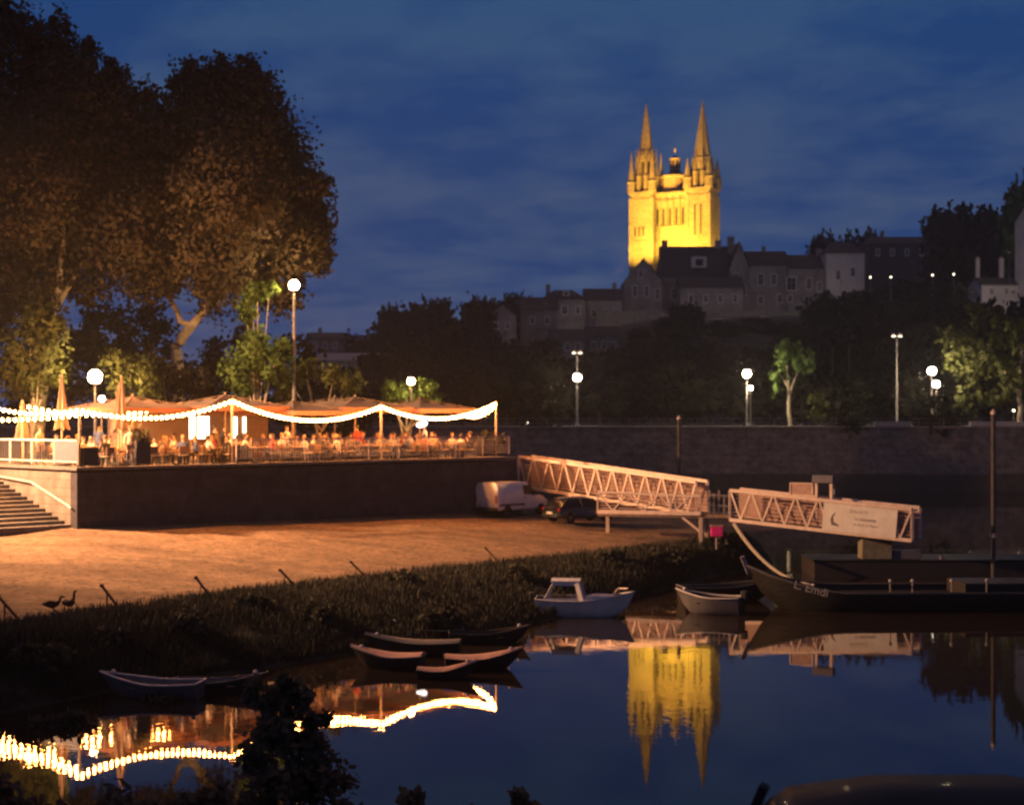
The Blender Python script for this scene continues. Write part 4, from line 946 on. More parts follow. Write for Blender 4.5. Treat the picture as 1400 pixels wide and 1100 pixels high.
def make_car(label, loc, rz, paint_, L=4.1, H=1.43, rack=False, glass='glass', aerial=True):
    t = thing('car', label, 'car', loc, rz); w = .86; k = L / 4.1; hb = H * .62
    secs = [ring(0.0, w - .16, .42, .80, .1, .1, .05), ring(.12 * k, w - .04, .30, hb, .1, .12, .06), ring(.9 * k, w, .26, hb + .03, .1, .1, .05), ring(2.6 * k, w, .26, hb + .01, .1, .1, .05), ring(3.3 * k, w - .02, .28, hb - .06, .1, .12, .07), ring(3.9 * k, w - .08, .32, hb - .22, .1, .16, .1), ring(4.1 * k, w - .22, .4, hb - .36, .06, .08, .05)]
    b = MB(); b.loft(secs); b.build('body', paint_, t, smooth=True)
    def cab(x, wb, wt_, z0, z1, rr_=.1): return [Vector(p) for p in ((x, -wb, z0), (x, -lerp(wb, wt_, .85), lerp(z0, z1, .85)), (x, -wt_ + rr_, z1), (x, 0, z1 + .025), (x, wt_ - rr_, z1), (x, lerp(wb, wt_, .85), lerp(z0, z1, .85)), (x, wb, z0))]
    rise = H - hb
    cs = [(.18, .02), (.42, .55), (.62, .90), (1.2, .99), (1.9, 1.0), (2.35, .86), (2.75, .45), (3.05, .02)]
    b = MB(); b.loft([cab(x * k, w - .10, lerp(w - .12, .58, f), hb - .05, hb + rise * f - .03) for x, f in cs]); b.build('windows', M[glass], t, smooth=True)
    # roof skin, slightly proud of the glasshouse
    b = MB(); top = []
    for x, f in ((.5, .78), (.72, .95), (1.2, 1.02), (1.9, 1.03), (2.22, .97), (2.42, .85)):
        ww = lerp(w - .12, .58, f) + .025; z = hb + rise * f - .03
        top.append([Vector((x * k, y, zz)) for y, zz in ((-ww, z - .16), (-ww + .02, z - .05), (-ww + .12, z + .012), (0, z + .045), (ww - .12, z + .012), (ww - .02, z - .05), (ww, z - .16))])
    b.loft(top, cap=False, closed=False); b.build('roof', paint_, t, smooth=True)
    for y in (-1, 1):
        b = MB(); b.bar((.22 * k, y * (w - .11), hb - .02), (.60 * k, y * .62, H - .1), .09, .05); b.build('pillar', paint_, t); b = MB(); b.bar((2.98 * k, y * (w - .12), hb - .0), (2.36 * k, y * .62, H - .09), .06, .05); b.build('pillar', paint_, t); b = MB(); b.bar((1.62 * k, y * (w - .085), hb - .03), (1.55 * k, y * .61, H - .06), .07, .04); b.build('pillar', paint_, t)
        b = MB(); b.box((2.62 * k, y * (w + .06), hb + .06), (.14, .18, .13)); b.build('mirror', paint_, t, bevel=.04)
        quad_on(t, 'tail_light', [(.05, y * (w - .34), hb - .20), (.06, y * (w - .08), hb - .20), (.1, y * (w - .08), hb - .03), (.08, y * (w - .30), hb - .03)], M['redlens'], .03, (-1, 0, 0))
        b = MB(); b.ball((3.93 * k, y * .6, hb - .28), .15, 10, 6, (.7, 1, .6)); b.build('headlight', M['lens'], t, smooth=True)
        for x in (1.05, 1.85): b = MB(); b.box((x * k, y * (w + .004), hb - .16), (.16, .03, .035)); b.build('handle', paint_, t)
        if rack: b = MB(); b.tube([(.75 * k, y * .56, H + .0), (.85 * k, y * .56, H + .05), (2.0 * k, y * .56, H + .06), (2.15 * k, y * .56, H - .01)], .018, 6); b.build('roof_rail', M['steel'], t)
    b = MB(); b.box((0.02, 0, .42), (.12, 1.4, .2)); b.build('rear_bumper', M['plastic'], t, bevel=.04)
    quad_on(t, 'number_plate', [(-.03, -.26, .50), (-.03, .26, .50), (-.03, .26, .61), (-.03, -.26, .61)], M['white'], .014, (-1, 0, 0))
    if aerial: b = MB(); b.tube([(.9 * k, 0, H), (.72 * k, 0, H + .16)], .008, 5); b.build('aerial', M['plastic'], t)
    for x in (.75, 3.25):
        for y in (-1, 1): wheel(t, x * k, y * (w - .10), .30)
    return t
vq = Q(664, 705); make_van('small white van parked at the end of the terrace wall', tuple(vq), R(47))
cq = Q(757, 716); make_car('black hatchback parked between the white van and the gangway', (cq.x - 0.2, cq.y, cq.z), R(33), M['carg'], 3.9, 1.36)
# ------------------------------------------------------------------ boats
def hull(t, L, B, H, m_out, m_in, bow=0.55, sheer=0.18, transom=0.8, rim=None, draft=0.12, wall=0.035):
    n, m = 15, 9; outer = []; inner = []
    for i in range(n):
        u = i / (n - 1); x = (u - .5) * L
        hb = B / 2 * (lerp(transom, 1, math.sin(min(u / .45, 1) * math.pi / 2)) if u < .45 else max(.015, (1 - ((u - .45) / .55) ** 2.3)))
        zt_ = H + sheer * (abs(u - .4) / .6) ** 2 * (1.4 if u > .4 else .5); zk = -draft + max(0, (u - .72) / .28) ** 2 * (draft + H * .55)
        rake = bow * max(0, (u - .8) / .2) * .0
        ro, ri = [], []
        for j in range(m):
            v = j / (m - 1) * 2 - 1; s_ = abs(v); y = math.copysign(hb * (s_ ** .55 if s_ > 0 else 0), v); z = zk + (zt_ - zk) * s_ ** 2.0
            fl = bow * max(0, (u - .7) / .3) ** 1.5 * (z - zk) / max(.1, zt_ - zk) * .5
            ro.append(Vector((x + fl, y, z))); ri.append(Vector((x + fl * .9, y * max(0, 1 - wall * 2 / max(hb, .05)), max(z, zk + .07) if s_ < .99 else z)))
        outer.append(ro); inner.append(ri)
    b = MB(); b.loft(outer, cap=False, closed=False); b.add(outer[0], [tuple(range(m))]); b.build('hull', m_out, t, smooth=True)
    b = MB(); b.loft(inner, cap=False, closed=False); b.add(inner[0], [tuple(range(m))]); b.build('inside', m_in, t, smooth=True)
    edge_ = [r_[0] for r_ in outer] + [r_[-1] for r_ in outer[::-1]]
    b = MB(); b.tube([p + Vector((0, 0, .01)) for p in edge_] + [edge_[0] + Vector((0, 0, .01))], .028, 6, cap=False); b.build('gunwale', rim or m_out, t, smooth=True)
    return outer
def boat(label, px, py, d, rz, L, B, H, mo, mi, rim=None, thw=2, group='small boats moored along the bank', motor=False, cat='boat', tarp=None):
    g = Vector(((px - CX) / F * d, d, 0)); t = thing('rowing_boat', label, cat, tuple(g), rz, group)
    o = hull(t, L, B, H, mo, mi, rim=rim)
    for k in range(thw):
        x = (-.22 + .42 * k) * L; b = MB(); b.box((x, 0, H * .72), (.2, B * .86, .03)); b.build('thwart', M['wood'] if mi != M['inner'] else mi, t)
    if motor:
        b = MB(); b.box((-L / 2 - .12, 0, H + .12), (.24, .24, .34)); b.build('outboard_motor', M['plastic'], t, bevel=.05)
        b = MB(); b.bar((-L / 2 - .1, 0, H), (-L / 2 - .1, 0, -.3), .09); b.build('motor_shaft', M['plastic'], t)
    if tarp:
        b = MB(); b.loft([[v + Vector((0, 0, .02 + .07 * (1 - (j / 8 * 2 - 1) ** 2))) if True else v for j, v in enumerate([r_[0].lerp(r_[-1], q / 8) for q in range(9)])] for r_ in o], cap=False, closed=False); b.build('tarpaulin', tarp, t, smooth=True)
    b = MB(); b.ball((o[-2][0].x - .1, 0, o[-2][0].z + .06), .07, 8, 6); b.build('mooring_cleat', M['gel'], t)
    return t
def dw(py): return HC * F / (py - HY)
boat('long pale grey punt moored nearest the left bank', 212, 0, dw(951), R(172), 2.5, 1.05, .36, M['hullg'], M['hullg'], M['gel'])
boat('small grey skiff just right of the pale punt', 296, 0, dw(944), R(-4), 2.3, .85, .26, M['hulld'], M['hullg'], M['hullg'], 3)
boat('dark rowing boat under a salmon cover, leftmost of the moored cluster', 535, 0, dw(912), R(172), 1.9, 1.05, .34, M['hulld'], M['hulld'], M['hullg'], 0, tarp=M['inner'])
boat('dark rowing boat under a salmon cover, nearest the open water', 606, 0, dw(926), R(2), 1.45, .8, .2, M['hulld'], M['hulld'], M['hulld'], 0, tarp=M['inner'])
boat('dark rowing boat under a salmon cover, rightmost of the moored cluster', 655, 0, dw(913), R(4), 2.0, 1.15, .30, M['hulld'], M['hulld'], M['hulld'], 0, tarp=M['inner'])
boat('boat under a blue grey tarpaulin with a white bow knob', 570, 0, dw(894), R(178), 2.7, 1.1, .36, M['hulld'], M['hulld'], M['hulld'], 0, tarp=M['hullb'])
boat('narrow grey skiff half hidden against the grass bank', 585, 0, dw(872), R(174), 2.4, .9, .3, M['hulld'], M['hullg'], M['hullg'], 1)
boat('dark low boat between the cluster and the white cabin boat', 664, 0, dw(878), R(3), 2.4, 1.0, .30, M['hulld'], M['hulld'], M['hulld'], 2)
boat('silver aluminium boat with an outboard motor, bow pointing left', 973, 0, dw(838), R(155), 2.3, 1.15, .62, M['hullg'], M['hulld'], M['gel'], 2, motor=True)
boat('grey boat lying behind the aluminium one', 992, 0, dw(822), R(14), 3.8, 1.4, .62, M['hulld'], M['hulld'], M['hullg'], 2)
wc = thing('cabin_boat', 'small white motor boat with a windowed cuddy cabin', 'motor boat', tuple(G(795, 842)), R(-6), 'small boats moored along the bank')
o = hull(wc, 3.4, 1.45, .62, M['gel'], M['hullg'], rim=M['gel'], sheer=.22)
b = MB(); b.loft([[Vector((x, y, z)) for y, z in ((-w_, .6), (-w_ * .9, .6 + h_), (0, .63 + h_), (w_ * .9, .6 + h_), (w_, .6))] for x, w_, h_ in ((.1, .6, .12), (.5, .62, .2), (1.0, .45, .2), (1.45, .16, .16))]); b.build('foredeck', M['gel'], wc, smooth=True)
fr_ = [(-1.25, .55), (.15, .55)]
for y in (-.58, .58):
    b = MB(); b.bar((-1.35, y, .6), (-1.0, y * .9, 1.28), .09); b.bar((.05, y, .62), (-.12, y * .9, 1.28), .17); b.bar((-1.38, y, .66), (.05, y, .66), .1, .14); b.bar((-1.05, y * .9, 1.27), (-.08, y * .9, 1.27), .1, .16)
    b.build('cabin_frame', M['gel'], wc)
b = MB(); b.loft([[Vector((x, y, z)) for y, z in ((-.56, 1.31), (0, 1.36), (.56, 1.31), (.56, 1.36), (0, 1.42), (-.56, 1.36))] for x in (-1.1, -.02)]); b.build('cabin_roof', M['gel'], wc)
b = MB(); b.add([(.1, -.55, .7), (.1, .55, .7), (-.06, .5, 1.3), (-.06, -.5, 1.3)], [(0, 1, 2, 3)]); b.build('windscreen', M['glass'], wc)
b = MB(); b.box((-1.85, 0, .7), (.22, .24, .36)); b.build('outboard_motor', M['plastic'], wc, bevel=.05)
b = MB(); b.tube([(1.2, -.5, .85), (1.35, -.35, 1.02), (1.75, 0, 1.05), (1.35, .35, 1.02), (1.2, .5, .85)], .018, 6); b.build('bow_rail', M['steel'], wc)
# dark barge with a name on its bow
bz = thing('barge', 'tarred wooden river barge with white lettering on its raised bow', 'barge', (G(1100, 838).x, G(1100, 838).y, 0), R(2))
prof = []
for i in range(25):
    u = i / 24; x = -1.3 + 17 * u; hw = 1.75 * min(1, (u / .16) ** .6 + .02); zt2 = .70 + .95 * max(0, 1 - u / .16) ** 1.5; zk = -.3 + .9 * max(0, 1 - u / .08) ** 1.5
    rk = -.9 * max(0, 1 - u / .12)
    prof.append([Vector((x + rk * (z - zk) / 1.5, y + 1.75, z)) for y, z in ((-hw, zt2), (-hw * .98, lerp(zk, zt2, .5)), (-hw * .8, zk + .1), (0, zk), (hw * .8, zk + .1), (hw * .98, lerp(zk, zt2, .5)), (hw, zt2))])
b = MB(); b.loft(prof, cap=True, closed=False); b.build('hull', M['bargew'], bz, smooth=True)
for k_ in (0, -1):
    b = MB(); b.tube([q[k_] + Vector((0, 0, .02)) for q in prof], .055, 6); b.build('gunwale', M['pile'], bz, smooth=True)
b = MB(); b.loft([[q[0] - Vector((0, -.06, .22)), q[-1] - Vector((0, .06, .22))] for q in prof[1:]], cap=False, closed=False); b.build('deck', M['bargew'], bz)
b = MB(); st0 = prof[0][0]; b.bar(st0 + Vector((.15, 0, -.3)), st0 + Vector((-.12, 0, .35)), .16); b.build('stem_post', M['steeld'], bz)
b = MB(); b.box((8.6, 1.75, .78), (4.5, 2.2, .5)); b.build('hatch', M['bargew'], bz, bevel=.03)
for x in (3.3, 4.15, 5.65, 7.0):
    b = MB(); b.tube([(x, .1, .6), (x, .1, 1.16)], .025, 8); b.build('stanchion', M['steeld'], bz)
    b = MB(); b.ball((x, .1, 1.2), .075, 8, 6); b.build('stanchion_cap', M['letter'], bz)
b = MB(); b.bar((9.5, .5, .95), (13.5, .5, 1.05), .25, .08); b.build('gangplank', M['steeld'], bz)
# name boards follow the sheer of the bow
for k_, chs in enumerate(('L', 'E', 'm', 'd', 'i')):
    pass
q0, q1 = prof[1][0], prof[3][0]
text('lettering', 'L. Emdi', .44, M['letter'], bz, (0.15, prof[3][0].y - .10 - .52, 0.96), (R(88), R(14), R(-18)), .01)
rp_ = thing('mooring_rope', 'thick pale mooring rope sagging from the quay to the barge bow', 'rope', tuple(P(1004, 718, 72)))
e0, e1 = P(1004, 716, 72), Vector((P(1118, 760, 58).x, 58.6, .95)); b = MB(); b.tube([e0.lerp(e1, k / 16) - Vector((0, 0, 2.6 * (k / 16) * (1 - k / 16))) for k in range(17)], [lerp(.10, .045, k / 16) for k in range(17)], 8); b.build('rope', M['rope'], rp_, world=True, smooth=True)
# ------------------------------------------------------------------ big plane trees behind the terrace
def tree_px(name, label, base, blobs, per, size, lm, trunk_r, limbs, seed, group=None, fork=None, bark=None, extra=()):
    """blobs: (px, py, d, r px) ; limbs: lists of (px, py, d, radius m)"""
    t = thing(name, label, 'tree', tuple(base), group=group); g = np.random.default_rng(seed)
    bl = [(np.array(P(x, y, d)), (r / F * d, r / F * d * 1.0, r / F * d)) for x, y, d, r in blobs]
    C_, No = clumps(bl, per, g, want_n=True); C_ = C_ - np.array(base)
    o = bpy.data.objects.new('crown', quads_mesh('crown', leaves(C_, size, g, No), lm, nor=No)); COL.objects.link(o); adopt(o, t)
    b = MB()
    for lb in limbs:
        pts = [P(x, y, d) if len(q) == 4 else Vector(q[0]) for q in lb for x, y, d in [(q[0], q[1], q[2]) if len(q) == 4 else (0, 0, 1)]]
        rad = [q[3] if len(q) == 4 else q[1] for q in lb]
        P2 = []; R2 = []
        for i in range(len(pts) - 1):
            for k in range(4):
                u = k / 4; q = pts[i].lerp(pts[i + 1], u); q += Vector((noise.noise(q * .7), noise.noise(q * .7 + Vector((9, 0, 0))), 0)) * rad[i] * .6; P2.append(q); R2.append(lerp(rad[i], rad[i + 1], u) * (1 + .14 * noise.noise(q * 1.9)))
        P2.append(pts[-1]); R2.append(rad[-1]); b.tube(P2, R2, 9)
    b.build('trunk', bark or M['bark'], t, world=True, smooth=True)
    return t
DB, DA = 90.0, 86.0
baseB = Vector((*XY(243, DB), TZ - .1)); baseA = Vector((*XY(48, DA), TZ - .1))
Bb = [(300, 172, 90, 78), (255, 235, 88, 88), (345, 205, 91, 74), (385, 262, 90, 58), (398, 325, 89, 52), (350, 325, 93, 76), (285, 325, 86, 74), (315, 395, 90, 44), (418, 268, 90, 34), (447, 258, 90, 13), (335, 118, 90, 34), (262, 112, 90, 30), (298, 100, 91, 26), (425, 350, 90, 26), (385, 392, 91, 36), (212, 372, 89, 38), (350, 140, 92, 40), (310, 260, 82, 70), (270, 270, 97, 85), (370, 300, 98, 60), (430, 300, 91, 24)]
tree_px('plane_tree', 'huge plane tree with pale forked trunk behind the middle of the terrace', baseB, Bb, 620, .25, M['leaf'], .5,
        [[(243, 616, DB, .46), (242, 540, DB, .40), (241, 478, DB, .34), (262, 445, DB, .28), (290, 408, DB, .22), (318, 350, DB, .15), (340, 270, DB, .08)],
         [(262, 445, DB, .22), (246, 440, DB, .16), (228, 395, DB, .13), (215, 320, 88, .07)], [(283, 418, DB, .2), (300, 410, DB, .16), (360, 340, DB, .12), (400, 290, DB, .06)], [(241, 480, DB, .26), (235, 470, DB, .12)]], 21, 'plane trees behind the terrace')
Ab = [(5, 85, 86, 74), (62, 78, 86, 44), (92, 118, 86, 56), (135, 142, 85, 50), (185, 160, 87, 44), (160, 215, 86, 74), (60, 205, 85, 92), (0, 300, 86, 95), (95, 300, 88, 92), (175, 295, 84, 74), (40, 385, 86, 52), (125, 375, 88, 44), (190, 360, 86, 46), (83, 30, 86, 17), (14, 18, 86, 22), (-70, 200, 86, 110), (-60, 330, 88, 110), (-60, 60, 86, 70), (205, 205, 92, 50), (100, 230, 94, 90), (30, 250, 80, 80), (12, 440, 86, 36), (150, 100, 86, 16), (115, 75, 86, 18), (165, 120, 86, 22)]
tree_px('plane_tree', 'huge plane tree filling the top left corner of the photo', baseA, Ab, 600, .25, M['leaf'], .5,
        [[(48, 620, DA, .46), (55, 530, DA, .38), (66, 446, DA, .30), (78, 402, DA, .22), (88, 330, DA, .14), (80, 220, DA, .08)],
         [(58, 500, DA, .3), (30, 420, DA, .2), (0, 340, 87, .12), (-40, 230, 88, .07)], [(70, 430, DA, .2), (110, 360, 87, .13), (160, 260, 87, .07)]], 22, 'plane trees behind the terrace')
# shrubs and small trees on the terrace, lit by its lamps
SH = [('small_tree', 'bushy yellow green small tree lit at the left edge below the big crown', 'leafy', [(42, 480, 79, 40), (60, 445, 79, 26), (20, 515, 79, 32), (62, 512, 80, 26), (45, 425, 80, 20)], 700, .23, (45, 79)),
      ('shrub', 'lit olive shrub right of the bright globe lamp', 'leafy', [(178, 515, 82, 26), (160, 500, 82, 18), (205, 522, 82, 24)], 700, .22, (180, 82)),
      ('shrub', 'brown lit shrub behind the foot of the pale forked trunk', 'leaf', [(225, 518, 86, 28), (195, 500, 87, 26), (270, 528, 86, 24)], 600, .24, (235, 86)),
      ('small_tree', 'leafy lit sapling left of the tall street lamp', 'leafg', [(345, 480, 84, 22), (372, 500, 84, 22), (355, 455, 85, 14), (335, 510, 84, 26), (382, 470, 84, 10), (345, 412, 84.5, 15), (337, 432, 84.5, 11), (368, 398, 84.5, 11), (352, 398, 84.5, 10)], 1100, .22, (352, 84)),
      ('shrub', 'dark shrub with a few lit leaves right of the tall street lamp', 'leafy', [(420, 508, 86, 16), (455, 522, 86, 20), (478, 525, 86, 15), (395, 520, 86, 22)], 420, .25, (440, 86)),
      ('shrub', 'bright yellow green shrub round the short lamp near the terrace end', 'leafg', [(540, 532, 90, 13), (528, 540, 90, 12), (584, 535, 90, 12), (556, 542, 90, 14), (600, 546, 90, 8)], 900, .2, (556, 90)),
      ('shrub', 'dark shrub mass behind the kiosk and parasols', 'leafd', [(130, 500, 100, 55), (250, 540, 102, 50), (330, 540, 102, 48), (420, 550, 104, 40), (60, 540, 102, 50), (140, 460, 104, 40), (200, 462, 104, 40), (320, 490, 104, 40), (480, 560, 106, 34), (400, 500, 106, 36)], 260, .36, (250, 102))]
for k, (nm, lab, mk, bl, per, sz, (bx, bd)) in enumerate(SH):
    base = Vector((*XY(bx, bd), TZ - .1))
    tree_px(nm, lab, base, [(x, y, d, r) for x, y, d, r in bl], per, sz, M[mk], .1, [[(bx, 574 + (HC - TZ + .1) * F / bd, bd, .09), (bl[0][0], bl[0][1] + 10, bd, .06), (bl[0][0], bl[0][1] - 5, bd, .02)]] + [[(bx, 590, bd, .06), (x, y, d, .015)] for x, y, d, r in bl[1:]], 30 + k, bark=M['bark'])
# ------------------------------------------------------------------ street lamps
def lamp(label, base, h, r, m_, pole_r=.07, arm=None, group=None, kind='globe', spots=()):
    t = thing('street_lamp', label, 'street lamp', tuple(base), group=group)
    b = MB(); b.tube([(0, 0, 0), (0, 0, h * .4), (0, 0, h - r)], [pole_r * 1.3, pole_r, pole_r * .7], 8); b.build('pole', M['steeld'], t, smooth=True)
    b = MB(); b.lathe([(pole_r * 2.2, 0), (pole_r * 2.2, .25), (pole_r * 1.3, .32)], n=10); b.build('base', M['steeld'], t)
    if kind == 'globe':
        b = MB(); b.ball((0, 0, h), r, 14, 10); b.build('globe', m_, t, smooth=True)
        b = MB(); b.lathe([(r * .45, h - r * 1.15), (r * .5, h - r * .9), (r * .3, h - r * .86)], n=10); b.build('collar', M['black'], t)
        b = MB(); b.lathe([(r * .5, h + r * .93), (r * .2, h + r * 1.15), (.01, h + r * 1.25)], n=10); b.build('cap', M['black'], t)
    else:
        b = MB(); b.bar((-.42, 0, h - .05), (.42, 0, h - .05), .07); b.build('crossarm', M['steel'], t)
        for x in (-.38, .38):
            b = MB(); b.box((x, 0, h + .12), (.42, .42, .3), taper=.7); b.build('housing', M['steel'], t)
            b = MB(); b.box((x, -.02, h - .06), (.36, .40, .06)); b.build('lens', m_, t)
    return t
def lamp_at(label, px, py, d, base_z, r, m_, **k):
    p = P(px, py, d); return lamp(label, (p.x, p.y, base_z), p.z - base_z, r, m_, **k)
GL = 'street lamps on the terrace'
lamp_at('tall street lamp with a blazing globe under the edge of the big crown', 402, 390, 85, TZ - .05, .28, M['lampo'], group=GL, pole_r=.1)
lamp_at('bright globe lamp left of the tall closed parasol on the terrace', 130, 515, 79, TZ - .05, .35, M['lampo'], group=GL)
lamp_at('small globe lamp just right of and below the bright globe lamp', 139, 545, 76, TZ - .05, .14, M['lampo'], group=GL, pole_r=.04)
lamp_at('short globe lamp standing in the bright shrub near the terrace end', 562, 521, 88, TZ - .05, .20, M['lampo'], group=GL, pole_r=.05)
fl = lamp('tall floodlight mast at the left end of the quay', (-32.2, 60.3, 3.0), 12.0, .3, M['lampo'], kind='double', group=GL, pole_r=.12)
def spot(name, loc, to, energy, col, ang_, blend=.5, rad_=.2):
    l = bpy.data.lights.new(name, 'SPOT'); l.energy = energy; l.color = col; l.spot_size = R(ang_); l.spot_blend = blend; l.shadow_soft_size = rad_
    o = bpy.data.objects.new(name, l); COL.objects.link(o); o.location = loc
    o.rotation_euler = (Vector(to) - Vector(loc)).to_track_quat('-Z', 'Y').to_euler(); return o
spot('mast_floodlight', (-32.0, 60.1, 14.7), (10, 73, 1.5), 130000, (1.0, .50, .235), 120, 1.0, .25)
# ------------------------------------------------------------------ far bank: embankment, promenade, hill
FB = 162.0; PZ = 6.6
def hillz(x, y):
    Hm = interp(x, [-260, -120, -70, -40, -10, 15, 34, 60, 110, 160, 260], [8, 9, 12, 14, 19, 27, 33, 34, 36, 38, 40])
    t = min(1, max(0, (y - 225) / 170)); t = t * t * (3 - 2 * t); return PZ + (Hm - PZ) * t
nx, ny = 60, 44; vs = []; fs = []
for i in range(nx + 1):
    for j in range(ny + 1):
        x = lerp(-260, 300, i / nx); y = lerp(FB + .5, 620, (j / ny) ** 1.2); vs.append((x, y, hillz(x, y) + (noise.noise(Vector((x, y, 0)) * .03) * 1.2 if y > 200 else 0)))
for i in range(nx):
    for j in range(ny): a = i * (ny + 1) + j; fs.append((a, a + ny + 1, a + ny + 2, a + 1))
b = MB(); b.add(vs, fs); tag(b.build('hill', M['earth'], smooth=True), kind='structure')
b = MB(); b.add([(-140, FB + .6, PZ + .05), (300, FB + .6, PZ + .05), (300, FB + 9, PZ + .05), (-140, FB + 9, PZ + .05)], [(0, 1, 2, 3)]); tag(b.build('promenade', M['pave'], None), kind='structure')
b = MB(); b.add([(-140, FB + 9.2, PZ + .06), (300, FB + 9.2, PZ + .06), (300, FB + 18, PZ + .06), (-140, FB + 18, PZ + .06)], [(0, 1, 2, 3)]); tag(b.build('quay_road', M['asphalt'], None), kind='structure')
ew = thing('embankment_wall', 'long sloping grey stone embankment wall of the far quay', 'wall', (60, FB, 0))
b = MB(); b.loft([[Vector((x, y, z)) for y, z in ((-3.4, 1.5), (0.0, 6.15), (0.0, 6.5), (.6, 6.5), (.6, -.5), (-3.4, -.5))] for x in (-260, 300)]); b.build('slope', M['embank'], ew)
b = MB(); b.box((20, -4.6, .55), (560, 2.6, 2.3)); b.build('lower_quay', M['asphalt'], ew)
b = MB(); b.box((20, .28, 6.58), (560, .8, .16)); b.build('coping', M['pave'], ew)
b = MB()
for k in range(150): b.bar((-120 + k * 2.2, .3, 6.6), (-120 + k * 2.2, .3, 7.45), .05)
for z in (7.0, 7.45): b.bar((-120, .3, z), (210, .3, z), .04)
b.build('railing', M['steeld'], ew)
# low pale wall pieces at the foot of the trees
for x0, x1, lab in ((1195, 1245, 'low pale parapet behind the round dark bush, left piece'), (1326, 1420, 'low pale parapet at the right edge under the lit tree')):
    pa = P(x0, 583, 166); pb = P(x1, 583, 166); b = MB(); b.box(((pb.x - pa.x) / 2, 0, .25), (pb.x - pa.x, .4, .5)); o = b.build('parapet', M['renderp'], origin=(0, 0, 0)); o.location = (pa.x, 166, PZ + .05); tag(o, lab, 'wall', 'pale parapets on the promenade')
# lamps of the far quay
GF = 'street lamps along the far quay'
for px, py, d, r, lab in ((789, 516, 173, .40, 'far quay globe lamp standing left of the thin mooring pile'), (1021, 511, 174, .42, 'far quay globe lamp just left of the green lit tree'), (1026, 530, 173, .22, 'small low globe lamp right below the one beside the green lit tree'),
                          (1274, 507, 176, .42, 'upper globe of the pair of far quay lamps at right'), (1280, 525, 172, .36, 'lower globe of the pair of far quay lamps at right')):
    lamp_at(lab, px, py, d, PZ, r, M['lampc'], group=GF, pole_r=.09)
for px, py, d, lab in ((789, 482, 178, 'tall double headed lamp behind the leftmost far quay globe'), (1226, 459, 180, 'tall double headed lamp between the green lit tree and the pair of globes')):
    lamp_at(lab, px, py, d, PZ, .3, M['lamps'], group='tall double headed lamps', kind='double', pole_r=.11)
for px, py, d, lab in ((721, 578, 168, 'tiny white light at the left end of the far quay'), (1187, 570, 168, 'tiny white light beside the round dark bush'), (1386, 561, 168, 'tiny white light near the lit tree at the right edge'), (1106, 474, 225, 'pale mark built as a dim lamp above the green lit tree'), (1138, 476, 225, 'pale mark built as a dim lamp left of the tall double lamp'), (1161, 475, 225, 'pale mark built as a dim lamp above the pale shrub')):
    lamp_at(lab, px, py, d, hillz(P(px, py, d).x, d), .13, M['lamps' if d < 200 else 'dim'], group='small far lights', pole_r=.05)  # the dim ones on the slope stand in for pale marks, not lamps
# ------------------------------------------------------------------ far trees
def make_far(seed, lm, per=26, size=.085, nb=15, name='tree'):
    g = np.random.default_rng(seed); t = thing(name, 'x', 'tree', (0, 0, 0)); bl = []
    for k in range(nb):
        z = g.uniform(.28, .88); rr_ = .40 * math.sin(math.pi * min(1, (z - .02) / 1.0)) ** .7; a = g.uniform(0, 6.28); q = g.uniform(.3, .8) * rr_
        bl.append(((math.cos(a) * q, math.sin(a) * q, z), g.uniform(.13, .22)))
    C_ = []; No = []
    for c, r in bl:
        n = 260; k = 9; d = g.normal(size=(k, 3)); d /= np.linalg.norm(d, axis=1)[:, None]; cc = d * r * .8; w_ = g.integers(0, k, n); e_ = g.normal(size=(n, 3)) * r * .30; C_.append(np.asarray(c) + cc[w_] + e_); q_ = e_ / (np.linalg.norm(e_, axis=1)[:, None] + 1e-6) * .6 + cc[w_] / (np.linalg.norm(cc[w_], axis=1)[:, None] + 1e-6); No.append(q_ / np.linalg.norm(q_, axis=1)[:, None])
    o = bpy.data.objects.new('crown', quads_mesh('crown', leaves(np.concatenate(C_), size * .75, g, np.concatenate(No)), lm, nor=np.concatenate(No))); COL.objects.link(o); adopt(o, t)
    b = MB(); b.tube([(0, 0, -.1), (0, 0, .3), (.02, 0, .7)], [.035, .026, .008], 7)
    for k in range(6): a = k * 1.05; b.tube([(0, 0, .25 + .05 * k), (math.cos(a) * .2, math.sin(a) * .2, .5 + .05 * k)], [.014, .004], 5)
    b.build('trunk', M['barkd'], t)
    return t
FT_ = [make_far(50 + k, M['leafd'], name='tree') for k in range(4)]
used_ft = set(); nft = 0
def far_tree(px, ptop, d, wpx, label, lm=None, hmin=5.0):
    global nft
    x, y = XY(px, d); zg = hillz(x, y) - .3; zt_ = P(px, ptop, d).z; h = max(hmin, zt_ - zg); w_ = wpx / F * d / .80
    k = nft % 4; nft += 1
    o = FT_[k] if k not in used_ft else dup(FT_[k]); used_ft.add(k)
    o.location = (x, y, zt_ - h); o.scale = (w_, w_, h); o.rotation_euler = (0, 0, (nft * 2.4) % 6.28); tag(o, label, 'tree', 'dark trees on the far slope')
    if lm:
        c = CH[o.name][0]; c.material_slots[0].link = 'OBJECT'; c.material_slots[0].material = lm
    return o
rt = random.Random(5)
def zone(px, py):
    if px < 700: return 'dark tree on the low skyline between the terrace and the cathedral hill' if py < 450 else 'dark tree low on the slope behind the far end of the terrace'
    if px < 850: return 'dark tree on the slope left of the floodlit cathedral' if py < 450 else 'dark tree behind the leftmost far quay lamp'
    if px < 1120: return 'dark tree below the grey houses under the cathedral' if py < 450 else 'dark tree behind the quay between the thin pile and the green lit tree'
    return 'dark tree high on the ridge at the right of the cathedral' if py < 400 else 'dark tree on the right hand slope below the ridge'
